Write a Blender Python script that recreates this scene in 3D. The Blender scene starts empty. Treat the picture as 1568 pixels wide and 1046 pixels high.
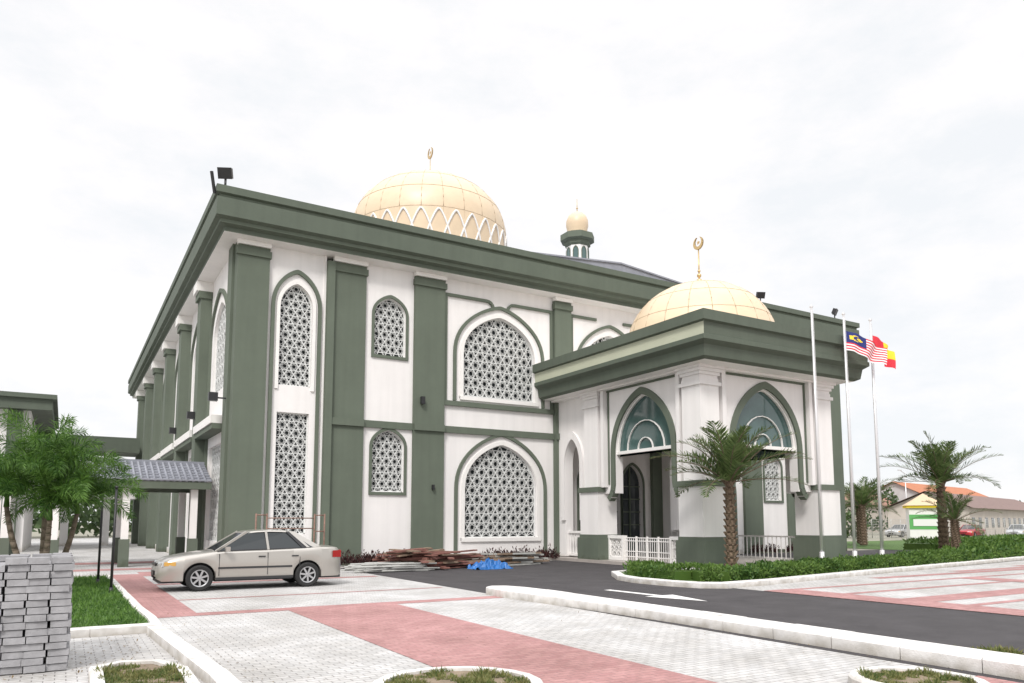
import bpy, math, random
from mathutils import Vector, Matrix, noise
from mathutils.geometry import tessellate_polygon
random.seed(7)
R=math.radians
ZOOM=None
sc=bpy.context.scene
sc.view_settings.view_transform='Standard'
sc.view_settings.look='None'
sc.view_settings.exposure=0

# ---------------------------------------------------------------- materials
def mat(name,col,rough=0.7,var=0.0,scale=3.0,bump=0.0,bscale=30.0,metal=0.0,spec=0.5,streak=0.0,grime=0.0):
    m=bpy.data.materials.new(name);m.use_nodes=True
    nt=m.node_tree;b=nt.nodes["Principled BSDF"]
    b.inputs["Base Color"].default_value=(*col,1);b.inputs["Roughness"].default_value=rough
    b.inputs["Metallic"].default_value=metal
    b.inputs["Specular IOR Level"].default_value=spec
    g=nt.nodes.new("ShaderNodeNewGeometry")
    if var>0:
        n=nt.nodes.new("ShaderNodeTexNoise");n.inputs["Scale"].default_value=scale;n.inputs["Detail"].default_value=6
        n.inputs["Roughness"].default_value=0.65
        nt.links.new(g.outputs["Position"],n.inputs["Vector"])
        r=nt.nodes.new("ShaderNodeValToRGB")
        r.color_ramp.elements[0].position=0.3;r.color_ramp.elements[1].position=0.7
        r.color_ramp.elements[0].color=(*[c*(1-var) for c in col],1)
        r.color_ramp.elements[1].color=(*[min(1,c*(1+var)) for c in col],1)
        nt.links.new(n.outputs["Fac"],r.inputs["Fac"])
        last=r.outputs["Color"]
        def mul(last,fac_out,lo,hi,p0,p1,tint=(1,1,1)):
            r2=nt.nodes.new("ShaderNodeValToRGB")
            r2.color_ramp.elements[0].position=p0;r2.color_ramp.elements[1].position=p1
            r2.color_ramp.elements[0].color=(lo*tint[0],lo*tint[1],lo*tint[2],1);r2.color_ramp.elements[1].color=(hi,hi,hi,1)
            nt.links.new(fac_out,r2.inputs["Fac"])
            mx=nt.nodes.new("ShaderNodeMix");mx.data_type='RGBA';mx.blend_type='MULTIPLY';mx.inputs["Factor"].default_value=1
            nt.links.new(last,mx.inputs["A"]);nt.links.new(r2.outputs["Color"],mx.inputs["B"]);return mx.outputs["Result"]
        if streak>0:
            mp=nt.nodes.new("ShaderNodeMapping");mp.inputs["Scale"].default_value=(2.5,2.5,0.12)
            nt.links.new(g.outputs["Position"],mp.inputs["Vector"])
            n2=nt.nodes.new("ShaderNodeTexNoise");n2.inputs["Scale"].default_value=1.5;n2.inputs["Detail"].default_value=5
            nt.links.new(mp.outputs["Vector"],n2.inputs["Vector"])
            last=mul(last,n2.outputs["Fac"],1-streak,1,.35,.6)
        if grime>0:
            # splash dirt close to the ground, broken up by noise
            sp=nt.nodes.new("ShaderNodeSeparateXYZ");nt.links.new(g.outputs["Position"],sp.inputs[0])
            n4=nt.nodes.new("ShaderNodeTexNoise");n4.inputs["Scale"].default_value=5;n4.inputs["Detail"].default_value=6
            nt.links.new(g.outputs["Position"],n4.inputs["Vector"])
            ad=nt.nodes.new("ShaderNodeMath");ad.operation='MULTIPLY_ADD';ad.inputs[1].default_value=grime;ad.inputs[2].default_value=0
            nt.links.new(sp.outputs["Z"],ad.inputs[0])
            a2=nt.nodes.new("ShaderNodeMath");a2.operation='ADD';nt.links.new(ad.outputs[0],a2.inputs[0]);nt.links.new(n4.outputs["Fac"],a2.inputs[1])
            last=mul(last,a2.outputs[0],.62,1,.45,.95,(1,.96,.88))
        nt.links.new(last,b.inputs["Base Color"])
    if bump>0:
        n3=nt.nodes.new("ShaderNodeTexNoise");n3.inputs["Scale"].default_value=bscale;n3.inputs["Detail"].default_value=4
        nt.links.new(g.outputs["Position"],n3.inputs["Vector"])
        bp=nt.nodes.new("ShaderNodeBump");bp.inputs["Strength"].default_value=bump;bp.inputs["Distance"].default_value=0.02
        nt.links.new(n3.outputs["Fac"],bp.inputs["Height"]);nt.links.new(bp.outputs["Normal"],b.inputs["Normal"])
    return m
def paver(name,c1,c2,mortar,scale=1.0,rot=0.0,bw=0.2,rh=0.1):
    m=bpy.data.materials.new(name);m.use_nodes=True
    nt=m.node_tree;b=nt.nodes["Principled BSDF"];b.inputs["Roughness"].default_value=0.85
    g=nt.nodes.new("ShaderNodeNewGeometry")
    mp=nt.nodes.new("ShaderNodeMapping");mp.inputs["Rotation"].default_value=(0,0,rot)
    nt.links.new(g.outputs["Position"],mp.inputs["Vector"])
    br=nt.nodes.new("ShaderNodeTexBrick");br.inputs["Color1"].default_value=(*c1,1);br.inputs["Color2"].default_value=(*c2,1)
    br.inputs["Mortar"].default_value=(*mortar,1);br.inputs["Scale"].default_value=1
    br.inputs["Brick Width"].default_value=bw;br.inputs["Row Height"].default_value=rh;br.inputs["Mortar Size"].default_value=0.006
    br.inputs["Mortar Smooth"].default_value=0.3
    nt.links.new(mp.outputs["Vector"],br.inputs["Vector"])
    last=br.outputs["Color"]
    for sc_,lo,hi,p0,p1 in ((0.9,.78,1.06,.3,.62),(0.22,.86,1.05,.38,.6),(14,.88,1.04,.35,.6),(2.6,.84,1.0,.28,.42)):
        n=nt.nodes.new("ShaderNodeTexNoise");n.inputs["Scale"].default_value=sc_;n.inputs["Detail"].default_value=8;n.inputs["Roughness"].default_value=0.7
        nt.links.new(g.outputs["Position"],n.inputs["Vector"])
        r=nt.nodes.new("ShaderNodeValToRGB");r.color_ramp.elements[0].position=p0;r.color_ramp.elements[1].position=p1
        r.color_ramp.elements[0].color=(lo,lo*.985,lo*.96,1);r.color_ramp.elements[1].color=(hi,hi,hi,1)
        nt.links.new(n.outputs["Fac"],r.inputs["Fac"])
        mx=nt.nodes.new("ShaderNodeMix");mx.data_type='RGBA';mx.blend_type='MULTIPLY';mx.inputs["Factor"].default_value=1
        nt.links.new(last,mx.inputs["A"]);nt.links.new(r.outputs["Color"],mx.inputs["B"]);last=mx.outputs["Result"]
    nt.links.new(last,b.inputs["Base Color"])
    bp=nt.nodes.new("ShaderNodeBump");bp.inputs["Strength"].default_value=0.5;bp.inputs["Distance"].default_value=0.01;bp.invert=True
    nt.links.new(br.outputs["Fac"],bp.inputs["Height"]);nt.links.new(bp.outputs["Normal"],b.inputs["Normal"])
    return m
def leafmat(name,c1,c2,scale=2.0,rough=0.5):
    m=bpy.data.materials.new(name);m.use_nodes=True
    nt=m.node_tree;b=nt.nodes["Principled BSDF"];b.inputs["Roughness"].default_value=rough
    b.inputs["Specular IOR Level"].default_value=0.3
    g=nt.nodes.new("ShaderNodeNewGeometry")
    n=nt.nodes.new("ShaderNodeTexNoise");n.inputs["Scale"].default_value=scale;n.inputs["Detail"].default_value=3
    nt.links.new(g.outputs["Position"],n.inputs["Vector"])
    ad=nt.nodes.new("ShaderNodeMath");ad.operation='ADD'
    ml=nt.nodes.new("ShaderNodeMath");ml.operation='MULTIPLY';ml.inputs[1].default_value=0.45
    nt.links.new(g.outputs["Random Per Island"],ml.inputs[0])
    nt.links.new(n.outputs["Fac"],ad.inputs[0]);nt.links.new(ml.outputs[0],ad.inputs[1])
    r=nt.nodes.new("ShaderNodeValToRGB");r.color_ramp.elements[0].position=0.45;r.color_ramp.elements[1].position=0.95
    r.color_ramp.elements[0].color=(*c1,1);r.color_ramp.elements[1].color=(*c2,1)
    nt.links.new(ad.outputs[0],r.inputs["Fac"]);nt.links.new(r.outputs["Color"],b.inputs["Base Color"])
    tr=nt.nodes.new("ShaderNodeBsdfTranslucent");nt.links.new(r.outputs["Color"],tr.inputs["Color"])
    ms=nt.nodes.new("ShaderNodeMixShader");ms.inputs[0].default_value=0.3
    o=nt.nodes["Material Output"]
    nt.links.new(b.outputs[0],ms.inputs[1]);nt.links.new(tr.outputs[0],ms.inputs[2]);nt.links.new(ms.outputs[0],o.inputs[0])
    return m

WHITE=mat("white_render",(0.83,0.805,0.795),0.75,0.025,0.8,0.1,60,streak=0.05,grime=1.6)
WHITE2=mat("white_paint",(0.83,0.81,0.79),0.6,0.03,2)
GREEN=mat("green_paint",(0.128,0.152,0.118),0.75,0.07,0.7,0.1,60,spec=.3,streak=0.06,grime=1.6)
GREEND=mat("green_fascia",(0.106,0.127,0.099),0.7,0.07,0.8,spec=.3,streak=0.06)
GREENLIT=mat("green_fascia_lit",(0.50,0.52,0.40),0.6,0.04,1)  # lit look of the green fascia, brightness put into the colour
GRILLE=mat("grille_metal",(0.68,0.69,0.68),0.5,0.05,3)
GLASS=mat("dark_glass",(0.045,0.055,0.060),0.10,0.4,0.6,spec=0.6)
GLASSG=mat("tinted_glass",(0.06,0.11,0.105),0.06,0.3,0.5,spec=0.9)
TAN=mat("dome_tan",(0.69,0.545,0.38),0.42,0.06,1.2)
TANL=mat("dome_seam",(0.49,0.375,0.25),0.5)
GOLD=mat("gold",(0.62,0.45,0.22),0.3,metal=0.6)
ROOFT=mat("roof_tile_grey",(0.27,0.28,0.32),0.6,0.12,3,0.2,10)
ASPH=mat("asphalt",(0.056,0.051,0.054),0.85,0.25,1.3,0.6,150)
KERB=mat("kerb_concrete",(0.70,0.68,0.66),0.85,0.14,2.2,0.3,60,grime=3.0)
MARK=mat("road_paint",(0.75,0.74,0.72),0.7,0.1,8)
CONC=mat("concrete",(0.42,0.40,0.38),0.9,0.15,1.5,0.3,40)
GROUND=mat("ground",(0.26,0.25,0.20),0.95,0.3,0.3)
GPAV=paver("grey_pavers",(0.57,0.565,0.565),(0.49,0.49,0.495),(0.24,0.23,0.23))
RPAV=paver("red_pavers",(0.47,0.26,0.255),(0.39,0.20,0.20),(0.28,0.17,0.17))
GRASS=mat("grass_soil",(0.07,0.13,0.03),0.95,0.4,6,0.5,60)
SOIL=mat("soil",(0.22,0.17,0.12),0.95,0.3,5,0.6,50)
BLACK=mat("black_metal",(0.02,0.02,0.022),0.45)
BARK=mat("bark",(0.16,0.125,0.095),0.9,0.35,9,0.8,25)
PBARK=mat("palm_bark",(0.17,0.12,0.085),0.95,0.4,12,1.0,22)
LEAF=leafmat("leaf_bright",(0.03,0.085,0.015),(0.14,0.26,0.05),1.6)
HLEAF=leafmat("leaf_hedge",(0.04,0.10,0.02),(0.14,0.23,0.05),1.2)
PLEAF=leafmat("leaf_palm",(0.06,0.10,0.035),(0.18,0.24,0.09),1.5)
RLEAF=leafmat("leaf_burgundy",(0.035,0.015,0.018),(0.10,0.045,0.04),3)
FLEAF=leafmat("leaf_far",(0.04,0.07,0.03),(0.10,0.15,0.06),0.3)
DRYG=leafmat("leaf_dry",(0.07,0.12,0.03),(0.26,0.25,0.10),6)
LITTER=leafmat("leaf_litter",(0.12,0.08,0.04),(0.30,0.22,0.12),6)
BRICKG=mat("paver_block",(0.33,0.325,0.335),0.95,0.22,6,0.5,80)
WOOD=mat("timber_red",(0.22,0.10,0.08),0.85,0.4,4,0.5,30)
WOODB=mat("timber_brown",(0.25,0.18,0.13),0.85,0.4,4,0.5,30)
PIPE=mat("pipe_grey",(0.40,0.40,0.38),0.5,0.2,4)
TARP=mat("tarp_blue",(0.02,0.14,0.42),0.45,0.2,4)
FLOOR=mat("porch_tile",(0.42,0.38,0.35),0.4,0.1,2)
RUST=mat("rust_metal",(0.22,0.13,0.10),0.7,0.3,10)
STEEL=mat("pole_steel",(0.68,0.67,0.68),0.35,metal=0.3)
DARK=mat("dark_interior",(0.05,0.05,0.05),0.8)

# ---------------------------------------------------------------- mesh builder
class MB:
    def __init__(s): s.v=[];s.f=[];s.m=[];s.sm=[]
    def face(s,pts,m=0,sm=False):
        i=len(s.v);s.v.extend([tuple(p) for p in pts]);s.f.append(tuple(range(i,i+len(pts))));s.m.append(m);s.sm.append(sm)
    def box(s,x0,x1,y0,y1,z0,z1,m=0):
        i=len(s.v)
        s.v.extend([(x0,y0,z0),(x1,y0,z0),(x1,y1,z0),(x0,y1,z0),(x0,y0,z1),(x1,y0,z1),(x1,y1,z1),(x0,y1,z1)])
        for q in [(0,3,2,1),(4,5,6,7),(0,1,5,4),(1,2,6,5),(2,3,7,6),(3,0,4,7)]:
            s.f.append(tuple(i+k for k in q));s.m.append(m);s.sm.append(False)
    def obox(s,c,ax,ay,az,m=0):
        i=len(s.v);c=Vector(c)
        for sz in(-1,1):
            for sx,sy in((-1,-1),(1,-1),(1,1),(-1,1)):
                s.v.append(tuple(c+ax*sx+ay*sy+az*sz))
        for q in [(0,3,2,1),(4,5,6,7),(0,1,5,4),(1,2,6,5),(2,3,7,6),(3,0,4,7)]:
            s.f.append(tuple(i+k for k in q));s.m.append(m);s.sm.append(False)
    def beam(s,p,q,w,h,m=0,up=Vector((0,0,1))):
        p=Vector(p);q=Vector(q);d=q-p;L=d.length
        if L<1e-5:return
        d/=L;a=d.cross(up)
        if a.length<1e-3:a=d.cross(Vector((0,1,0)))
        a.normalize();b=a.cross(d).normalized()
        s.obox((p+q)/2,d*(L/2),a*(w/2),b*(h/2),m)
    def tube(s,p,q,r0,r1,n=10,m=0,caps=True):
        p=Vector(p);q=Vector(q);d=(q-p)
        if d.length<1e-6:return
        d.normalize();a=d.orthogonal().normalized();b=d.cross(a)
        i=len(s.v)
        for k in range(n):
            t=2*math.pi*k/n;o=a*math.cos(t)+b*math.sin(t)
            s.v.append(tuple(p+o*r0));s.v.append(tuple(q+o*r1))
        for k in range(n):
            k2=(k+1)%n
            s.f.append((i+2*k,i+2*k2,i+2*k2+1,i+2*k+1));s.m.append(m);s.sm.append(True)
        if caps:
            s.f.append(tuple(i+2*k for k in range(n)));s.m.append(m);s.sm.append(False)
            s.f.append(tuple(i+2*k+1 for k in reversed(range(n))));s.m.append(m);s.sm.append(False)
    def path(s,pts,r,n=6,m=0):
        for a,b in zip(pts[:-1],pts[1:]): s.tube(a,b,r,r,n,m)
    def revolve(s,c,prof,n=32,m=0,sm=True,ph=0):
        i=len(s.v)
        for (r,z) in prof:
            for k in range(n):
                t=2*math.pi*k/n+ph;s.v.append((c[0]+r*math.cos(t),c[1]+r*math.sin(t),z))
        for j in range(len(prof)-1):
            for k in range(n):
                k2=(k+1)%n
                s.f.append((i+j*n+k,i+j*n+k2,i+(j+1)*n+k2,i+(j+1)*n+k));s.m.append(m);s.sm.append(sm)
    def slab(s,outer,holes,M,d0,d1,m=0,mr=None):
        loops=[outer]+list(holes);flat=[p for l in loops for p in l]
        tris=tessellate_polygon([[Vector((p[0],p[1],0)) for p in l] for l in loops])
        i=len(s.v)
        for p in flat: s.v.append(tuple(M(p[0],p[1],d1)))
        for p in flat: s.v.append(tuple(M(p[0],p[1],d0)))
        n=len(flat)
        for t in tris:
            s.f.append(tuple(i+k for k in t));s.m.append(m);s.sm.append(False)
            s.f.append(tuple(i+n+k for k in reversed(t)));s.m.append(m);s.sm.append(False)
        o=0
        for li,l in enumerate(loops):
            k=len(l)
            for j in range(k):
                a=o+j;b=o+(j+1)%k
                s.f.append((i+a,i+b,i+n+b,i+n+a));s.m.append(m if (li==0 or mr is None) else mr);s.sm.append(False)
            o+=k
    def ring(s,A,B,M,d0,d1,m=0):
        for j in range(len(A)-1):
            q=[A[j],A[j+1],B[j+1],B[j]]
            s.face([M(p[0],p[1],d1) for p in q],m)
            s.face([M(A[j][0],A[j][1],d0),M(A[j+1][0],A[j+1][1],d0),M(A[j+1][0],A[j+1][1],d1),M(A[j][0],A[j][1],d1)],m)
            s.face([M(B[j][0],B[j][1],d0),M(B[j+1][0],B[j+1][1],d0),M(B[j+1][0],B[j+1][1],d1),M(B[j][0],B[j][1],d1)],m)
        for j in (0,-1):
            s.face([M(A[j][0],A[j][1],d0),M(B[j][0],B[j][1],d0),M(B[j][0],B[j][1],d1),M(A[j][0],A[j][1],d1)],m)
    def fbox(s,M,u0,u1,z0,z1,d0,d1,m=0):
        i=len(s.v)
        for d in(d0,d1):
            for u,z in((u0,z0),(u1,z0),(u1,z1),(u0,z1)): s.v.append(tuple(M(u,z,d)))
        for q in [(0,3,2,1),(4,5,6,7),(0,1,5,4),(1,2,6,5),(2,3,7,6),(3,0,4,7)]:
            s.f.append(tuple(i+k for k in q));s.m.append(m);s.sm.append(False)
    def bar(s,p,q,w,M,d0,d1,m=0):
        dx=q[0]-p[0];dz=q[1]-p[1];L=math.hypot(dx,dz)
        if L<1e-4:return
        nx=-dz/L*w/2;nz=dx/L*w/2
        pts=[(p[0]+nx,p[1]+nz),(q[0]+nx,q[1]+nz),(q[0]-nx,q[1]-nz),(p[0]-nx,p[1]-nz)]
        i=len(s.v)
        for d in(d0,d1):
            for a in pts: s.v.append(tuple(M(a[0],a[1],d)))
        for f in [(4,5,6,7),(0,1,5,4),(2,3,7,6)]:
            s.f.append(tuple(i+k for k in f));s.m.append(m);s.sm.append(False)
    def obj(s,name,mats,parent=None,recalc=True,sharp=None,loc=None):
        me=bpy.data.meshes.new(name);me.from_pydata(s.v,[],s.f)
        for mm in mats: me.materials.append(mm)
        me.polygons.foreach_set("material_index",s.m);me.polygons.foreach_set("use_smooth",s.sm)
        me.update()
        if recalc:
            import bmesh
            bm=bmesh.new();bm.from_mesh(me)
            if recalc=='weld': bmesh.ops.remove_doubles(bm,verts=bm.verts,dist=1e-4)
            bmesh.ops.recalc_face_normals(bm,faces=bm.faces);bm.to_mesh(me);bm.free()
        if sharp: me.set_sharp_from_angle(angle=R(sharp))
        o=bpy.data.objects.new(name,me);sc.collection.objects.link(o)
        if parent:o.parent=parent
        if loc:o.location=loc
        return o
def empty(name,loc=(0,0,0)):
    e=bpy.data.objects.new(name,None);e.empty_display_size=0.3;e.location=loc;sc.collection.objects.link(e);return e

def arch(cx,hw,zb,zs,za,n=14,p=2.3,q=0.72):
    L=[(cx-hw,zb)]
    for k in range(n+1):
        s=math.sin(math.pi/2*k/n);x=hw*max(0,(1-s**p))**q
        L.append((cx-x,zs+(za-zs)*s))
    Rr=[(2*cx-a,b) for a,b in reversed(L[:-1])]
    return L+Rr
def rect(u0,u1,z0,z1): return [(u0,z0),(u0,z1),(u1,z1),(u1,z0)]
def clip(poly,p,d):
    t0,t1=-1e9,1e9;n=len(poly)
    A=sum(poly[i][0]*poly[(i+1)%n][1]-poly[(i+1)%n][0]*poly[i][1] for i in range(n))
    sg=1 if A>0 else -1
    for i in range(n):
        a=poly[i];b=poly[(i+1)%n];ex=(b[0]-a[0])*sg;ez=(b[1]-a[1])*sg
        if abs(ex)+abs(ez)<1e-7: continue
        nx,nz=-ez,ex
        num=nx*(p[0]-a[0])+nz*(p[1]-a[1]);den=nx*d[0]+nz*d[1]
        if abs(den)<1e-9:
            if num<0:return None
            continue
        t=-num/den
        if den>0:t0=max(t0,t)
        else:t1=min(t1,t)
    if t1-t0<0.01:return None
    return (p[0]+d[0]*t0,p[1]+d[1]*t0),(p[0]+d[0]*t1,p[1]+d[1]*t1)
def inpoly(poly,x,y):
    c=False;N_=len(poly)
    for i in range(N_):
        a=poly[i];b=poly[(i+1)%N_]
        if (a[1]>y)!=(b[1]>y) and x<(b[0]-a[0])*(y-a[1])/(b[1]-a[1])+a[0]: c=not c
    return c
def grille(mb,gl,poly,M,s=0.36,w=0.035,d=-0.14):
    us=[p[0] for p in poly];zs=[p[1] for p in poly]
    cu=(min(us)+max(us))/2;cz=(min(zs)+max(zs))/2;ext=max(max(us)-min(us),max(zs)-min(zs))
    h=s*math.sqrt(3)/2
    for fi,ang in enumerate((0,60,120)):
        a=R(ang);dd=(math.cos(a),math.sin(a));nn=(-dd[1],dd[0]);K=int(ext/h)+2
        for k in range(-K,K+1):
            o=(k+0.5)*h
            r=clip(poly,(cu+nn[0]*o,cz+nn[1]*o),dd)
            if r: mb.bar(r[0],r[1],w,M,d-0.05,d+0.002*fi)
    K=int(ext/s)+2
    for j in range(-K,K+1):
        for i in range(-K,K+1):
            u=cu+i*s*1.0+ (j%2)*s*0.5; z=cz+j*h
            if not inpoly(poly,u,z): continue
            for rr,ph,ww,st in ((s*0.27,30,0.8,1),(s*0.50,0,0.7,2)):
                pts=[(u+rr*math.cos(R(60*k+ph)),z+rr*math.sin(R(60*k+ph))) for k in range(6)]
                for k in range(6):
                    a,b=pts[k],pts[(k+st)%6]
                    if inpoly(poly,*a) and inpoly(poly,*b): mb.bar(a,b,w*ww,M,d-0.05,d+0.006+.001*k)
    n=len(poly)
    for i in range(n): mb.bar(poly[i],poly[(i+1)%n],0.08,M,d-0.06,d+.02)
    gl.slab(poly,[],M,-0.34,-0.30,0)

# ================================================================ MOSQUE
mosque=empty("mosque",(21.7,27.4,0))
def add(mb,name,mats,parent=mosque,**k):
    o=mb.obj(name,mats,parent,**k)
    o.location=(-parent.location[0],-parent.location[1],-parent.location[2]);return o
CX=21.7
FRY=27.4
FR=lambda u,z,d:(u,FRY-d,z)
SX=4.9
SD=lambda u,z,d:(SX-d,u,z)
RX=38.5
SDR=lambda u,z,d:(RX+d,u,z)
YB=67.4
ZT=11.72
wall=MB();green=MB();gr=MB();gl=MB();white=MB()
T=-0.42
for sgn in (0,1):
    mu=(lambda u:u) if sgn==0 else (lambda u:2*CX-u)
    FM=(lambda u,z,d,mu=mu:FR(mu(u),z,d))
    up=arch(7.0,0.60,6.6,9.5,10.44);lo=rect(6.40,7.57,1.18,5.6)
    wall.slab(rect(5.95,8.0,0,ZT),[up,lo],FM,T,0.0)
    for w_ in(up,lo): grille(gr,gl,w_,FM,0.34,0.026)
    A=arch(7.0,0.93,0.35,9.5,10.98);B=arch(7.0,0.80,0.35,9.5,10.82)
    green.ring(A,B,FM,0.0,0.10)
    A2=arch(7.0,0.72,6.45,9.5,10.62);B2=arch(7.0,0.60,6.45,9.5,10.44)
    white.ring(A2,B2,FM,0.0,0.06)
    up=arch(10.70,0.66,8.15,9.75,10.48);lo=arch(10.70,0.66,2.78,4.5,5.18)
    wall.slab(rect(9.65,11.7,0,ZT),[up,lo],FM,T,0.0)
    for w_,a in((up,(8.15,9.75,10.48)),(lo,(2.78,4.5,5.18))):
        grille(gr,gl,w_,FM,0.34,0.026)
        A=arch(10.70,0.77,a[0],a[1],a[2]+0.13);B=arch(10.70,0.665,a[0],a[1],a[2]+0.002)
        green.ring(A,B,FM,-0.1,0.06)
        green.fbox(FM,9.93,11.47,a[0]-0.12,a[0]-0.003,-0.1,0.065)
    up=arch(15.72,1.76,6.83,8.6,10.39);lo=arch(15.82,1.74,0.98,2.95,4.87)
    wall.slab(rect(13.04,18.46,0,ZT),[up,lo],FM,T,0.0)
    for w_,c,a in((up,15.72,(6.83,8.6,10.39)),(lo,15.82,(0.98,2.95,4.87))):
        grille(gr,gl,w_,FM,0.44,0.032)
        A=arch(c,2.24,a[0]-0.22 if a[0]>5 else 0.12,a[1],a[2]+0.50);B=arch(c,2.11,a[0]-0.22 if a[0]>5 else 0.12,a[1],a[2]+0.36)
        green.ring(A,B,FM,0.0,0.09)
        A=arch(c,1.92,a[0]-0.12,a[1],a[2]+0.17);B=arch(c,1.762,a[0]-0.12,a[1],a[2]+0.003)
        white.ring(A,B,FM,0.0,0.05)
        white.fbox(FM,c-1.92,c+1.92,a[0]-0.16,a[0]-0.004,-0.05,0.08)
    green.fbox(FM,13.06,18.44,6.38,6.58,0.0,0.12)
    green.fbox(FM,13.12,15.0,10.98,11.10,0.0,0.088);green.fbox(FM,16.44,18.40,10.98,11.10,0.0,0.088)
    green.fbox(FM,13.06,13.18,6.58,11.10,0.0,0.08)
    green.fbox(FM,18.30,18.42,6.58,11.10,0.0,0.08)
    for s2 in(-1,1):
        pts=[(15.72+s2*0.72,11.04),(15.72+s2*0.55,11.02),(15.72+s2*0.42,10.92),(15.72+s2*0.36,10.78)]
        for a,b in zip(pts[:-1],pts[1:]): green.bar(a,b,0.12,FM,0.0,0.095)
    def pier(u0,u1,d,cap=True,z0=0.0):
        green.fbox(FM,u0,u1,z0,ZT,T,d)
        if cap:
            green.fbox(FM,u0-0.05,u1+0.05,11.18,11.42,d*0.2,d+0.07)
            white.fbox(FM,u0-0.03,u1+0.03,11.55,ZT-0.002,d*0.2,d+0.10)
    pier(4.83,5.95,0.16);pier(8.36,9.65,0.12);pier(11.7,13.04,0.16);pier(18.46,19.35,0.22)
    wall.fbox(FM,8.0,8.08,0,ZT,T,0.05)
    green.fbox(FM,8.08,8.36,0,11.5,T,0.26)
    for a,b,d in((8.37,9.64,0.22),(9.66,11.69,0.10),(11.71,13.03,0.26),(13.05,18.45,0.11),(18.47,19.34,0.30)):
        green.fbox(FM,a,b,5.25,5.52,-0.02,d)
    green.fbox(FM,5.96,7.99,0.0,0.28,0,0.05);green.fbox(FM,9.66,11.69,0.0,0.18,0,0.05)
up=arch(CX,1.6,6.83,8.6,10.39)
d1=arch(20.45,0.62,0.16,3.3,4.3);d2=arch(22.95,0.62,0.16,3.3,4.3);d0=arch(CX,0.5,0.16,3.3,4.3)
wall.slab(rect(19.35,2*CX-19.35,0,ZT),[up,d1,d0,d2],FR,T,0.0)
grille(gr,gl,up,FR,0.44,0.032)
for c,hw in((20.45,0.62),(CX,0.5),(22.95,0.62)):
    p_=arch(c,hw,0.16,3.3,4.3);gl.slab(p_,[],FR,-0.3,-0.26)
    green.ring(arch(c,hw+0.1,0.16,3.3,4.42),arch(c,hw+0.002,0.16,3.3,4.3),FR,-0.1,0.05)
    for k in range(5): green.bar((c-hw,0.9+k*0.6),(c+hw,0.9+k*0.6),0.05,FR,-0.26,-0.2)
    green.bar((c,0.16),(c,4.2),0.06,FR,-0.26,-0.19)
green.ring(arch(CX,2.05,6.45,8.6,10.89),arch(CX,1.92,6.45,8.6,10.75),FR,0,0.09)
green.fbox(FR,19.4,20.9,10.98,11.1,0,0.088);green.fbox(FR,22.5,24.0,10.98,11.1,0,0.088)
green.fbox(FR,19.36,24.04,5.25,5.52,-.02,0.1)
green.fbox(FR,19.42,19.54,6.4,11.1,0,0.08)
for M in (SD,SDR):
    ps=[33.0+6.1*k for k in range(6)]
    edges=[28.6]
    for p_ in ps: edges+= [p_,p_+0.9]
    edges.append(YB-1.0)
    green.fbox(M,27.83,28.6,0,ZT,T,0.16)
    green.fbox(M,YB-1.0,YB,0,ZT,T,0.16)
    for p_ in ps:
        green.fbox(M,p_,p_+0.9,0,11.0,T,0.45)
        green.fbox(M,p_-0.06,p_+0.96,11.0,11.3,T,0.55)
        white.fbox(M,p_-0.03,p_+0.93,11.3,ZT-0.002,0,0.65)
    for k in range(0,len(edges),2):
        a,b=edges[k],edges[k+1];c=(a+b)/2;hw=min(1.45,(b-a)/2-0.75)
        up=arch(c,hw,6.7,8.9,10.3);lo=rect(c-hw,c+hw,0.9,4.6)
        wall.slab(rect(a,b,0,ZT),[up,lo],M,T,0.0)
        grille(gr,gl,up,M,0.5,0.04);grille(gr,gl,lo,M,0.5,0.04)
        green.ring(arch(c,hw+0.5,0.3,8.9,10.85),arch(c,hw+0.36,0.3,8.9,10.7),M,0,0.1)
        white.fbox(M,a+0.02,b-0.02,5.2,5.5,0.0,0.55)
        green.fbox(M,a+0.02,b-0.02,5.0,5.198,0.0,0.50)
wall.box(SX+0.02,RX-0.02,YB-0.4,YB,0,ZT)
add(wall,"walls",[WHITE]);add(green,"green_trim",[GREEN]);add(gr,"window_grilles",[GRILLE]);add(gl,"window_glass",[GLASS])
core=MB();core.box(SX+0.6,RX-0.6,FRY+0.6,YB-0.6,0.05,11.5);add(core,"interior_core",[DARK])
def fascia(mb,x0,x1,y0,y1,prof,inner):
    loops=[]
    for (o,z) in prof: loops.append([(x0+o,y0+o,z),(x1-o,y0+o,z),(x1-o,y1-o,z),(x0+o,y1-o,z)])
    return loops
def sweep(mb,loops,m):
    for a,b,mm in zip(loops[:-1],loops[1:],m):
        for k in range(4):
            k2=(k+1)%4
            if mm is None: continue
            mi=mm[k] if isinstance(mm,(list,tuple)) else mm
            mb.face([a[k],a[k2],b[k2],b[k]],mi)
fa=MB()
prof=[(1.6,13.12),(0.12,13.12),(0.12,13.24),(0,13.24),(0,12.98),(0.12,12.94),(0.12,12.84),(0.03,12.82),(0.03,12.18),(0.18,12.10),(0.18,11.98),(0.36,11.90),(0.36,11.74),(1.3,11.70)]
sweep(fa,fascia(fa,3.9,39.5,26.4,68.4,prof,0),[0,0,0,0,0,1,0,0,0,1,0,0,2])
add(fa,"roof_fascia",[GREEND,GREEN,WHITE2],recalc=False)
add(white,"white_mouldings",[WHITE2])
rf=MB()
ze=13.12;zr=18.0
r0=[(5.3,27.8,ze),(38.1,27.8,ze),(38.1,67,ze),(5.3,67,ze)]
r1=[(16.2,41.5,zr),(27.2,41.5,zr),(27.2,53.5,zr),(16.2,53.5,zr)]
for k in range(4): rf.face([r0[k],r0[(k+1)%4],r1[(k+1)%4],r1[k]])
rf.face(r1)
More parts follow.
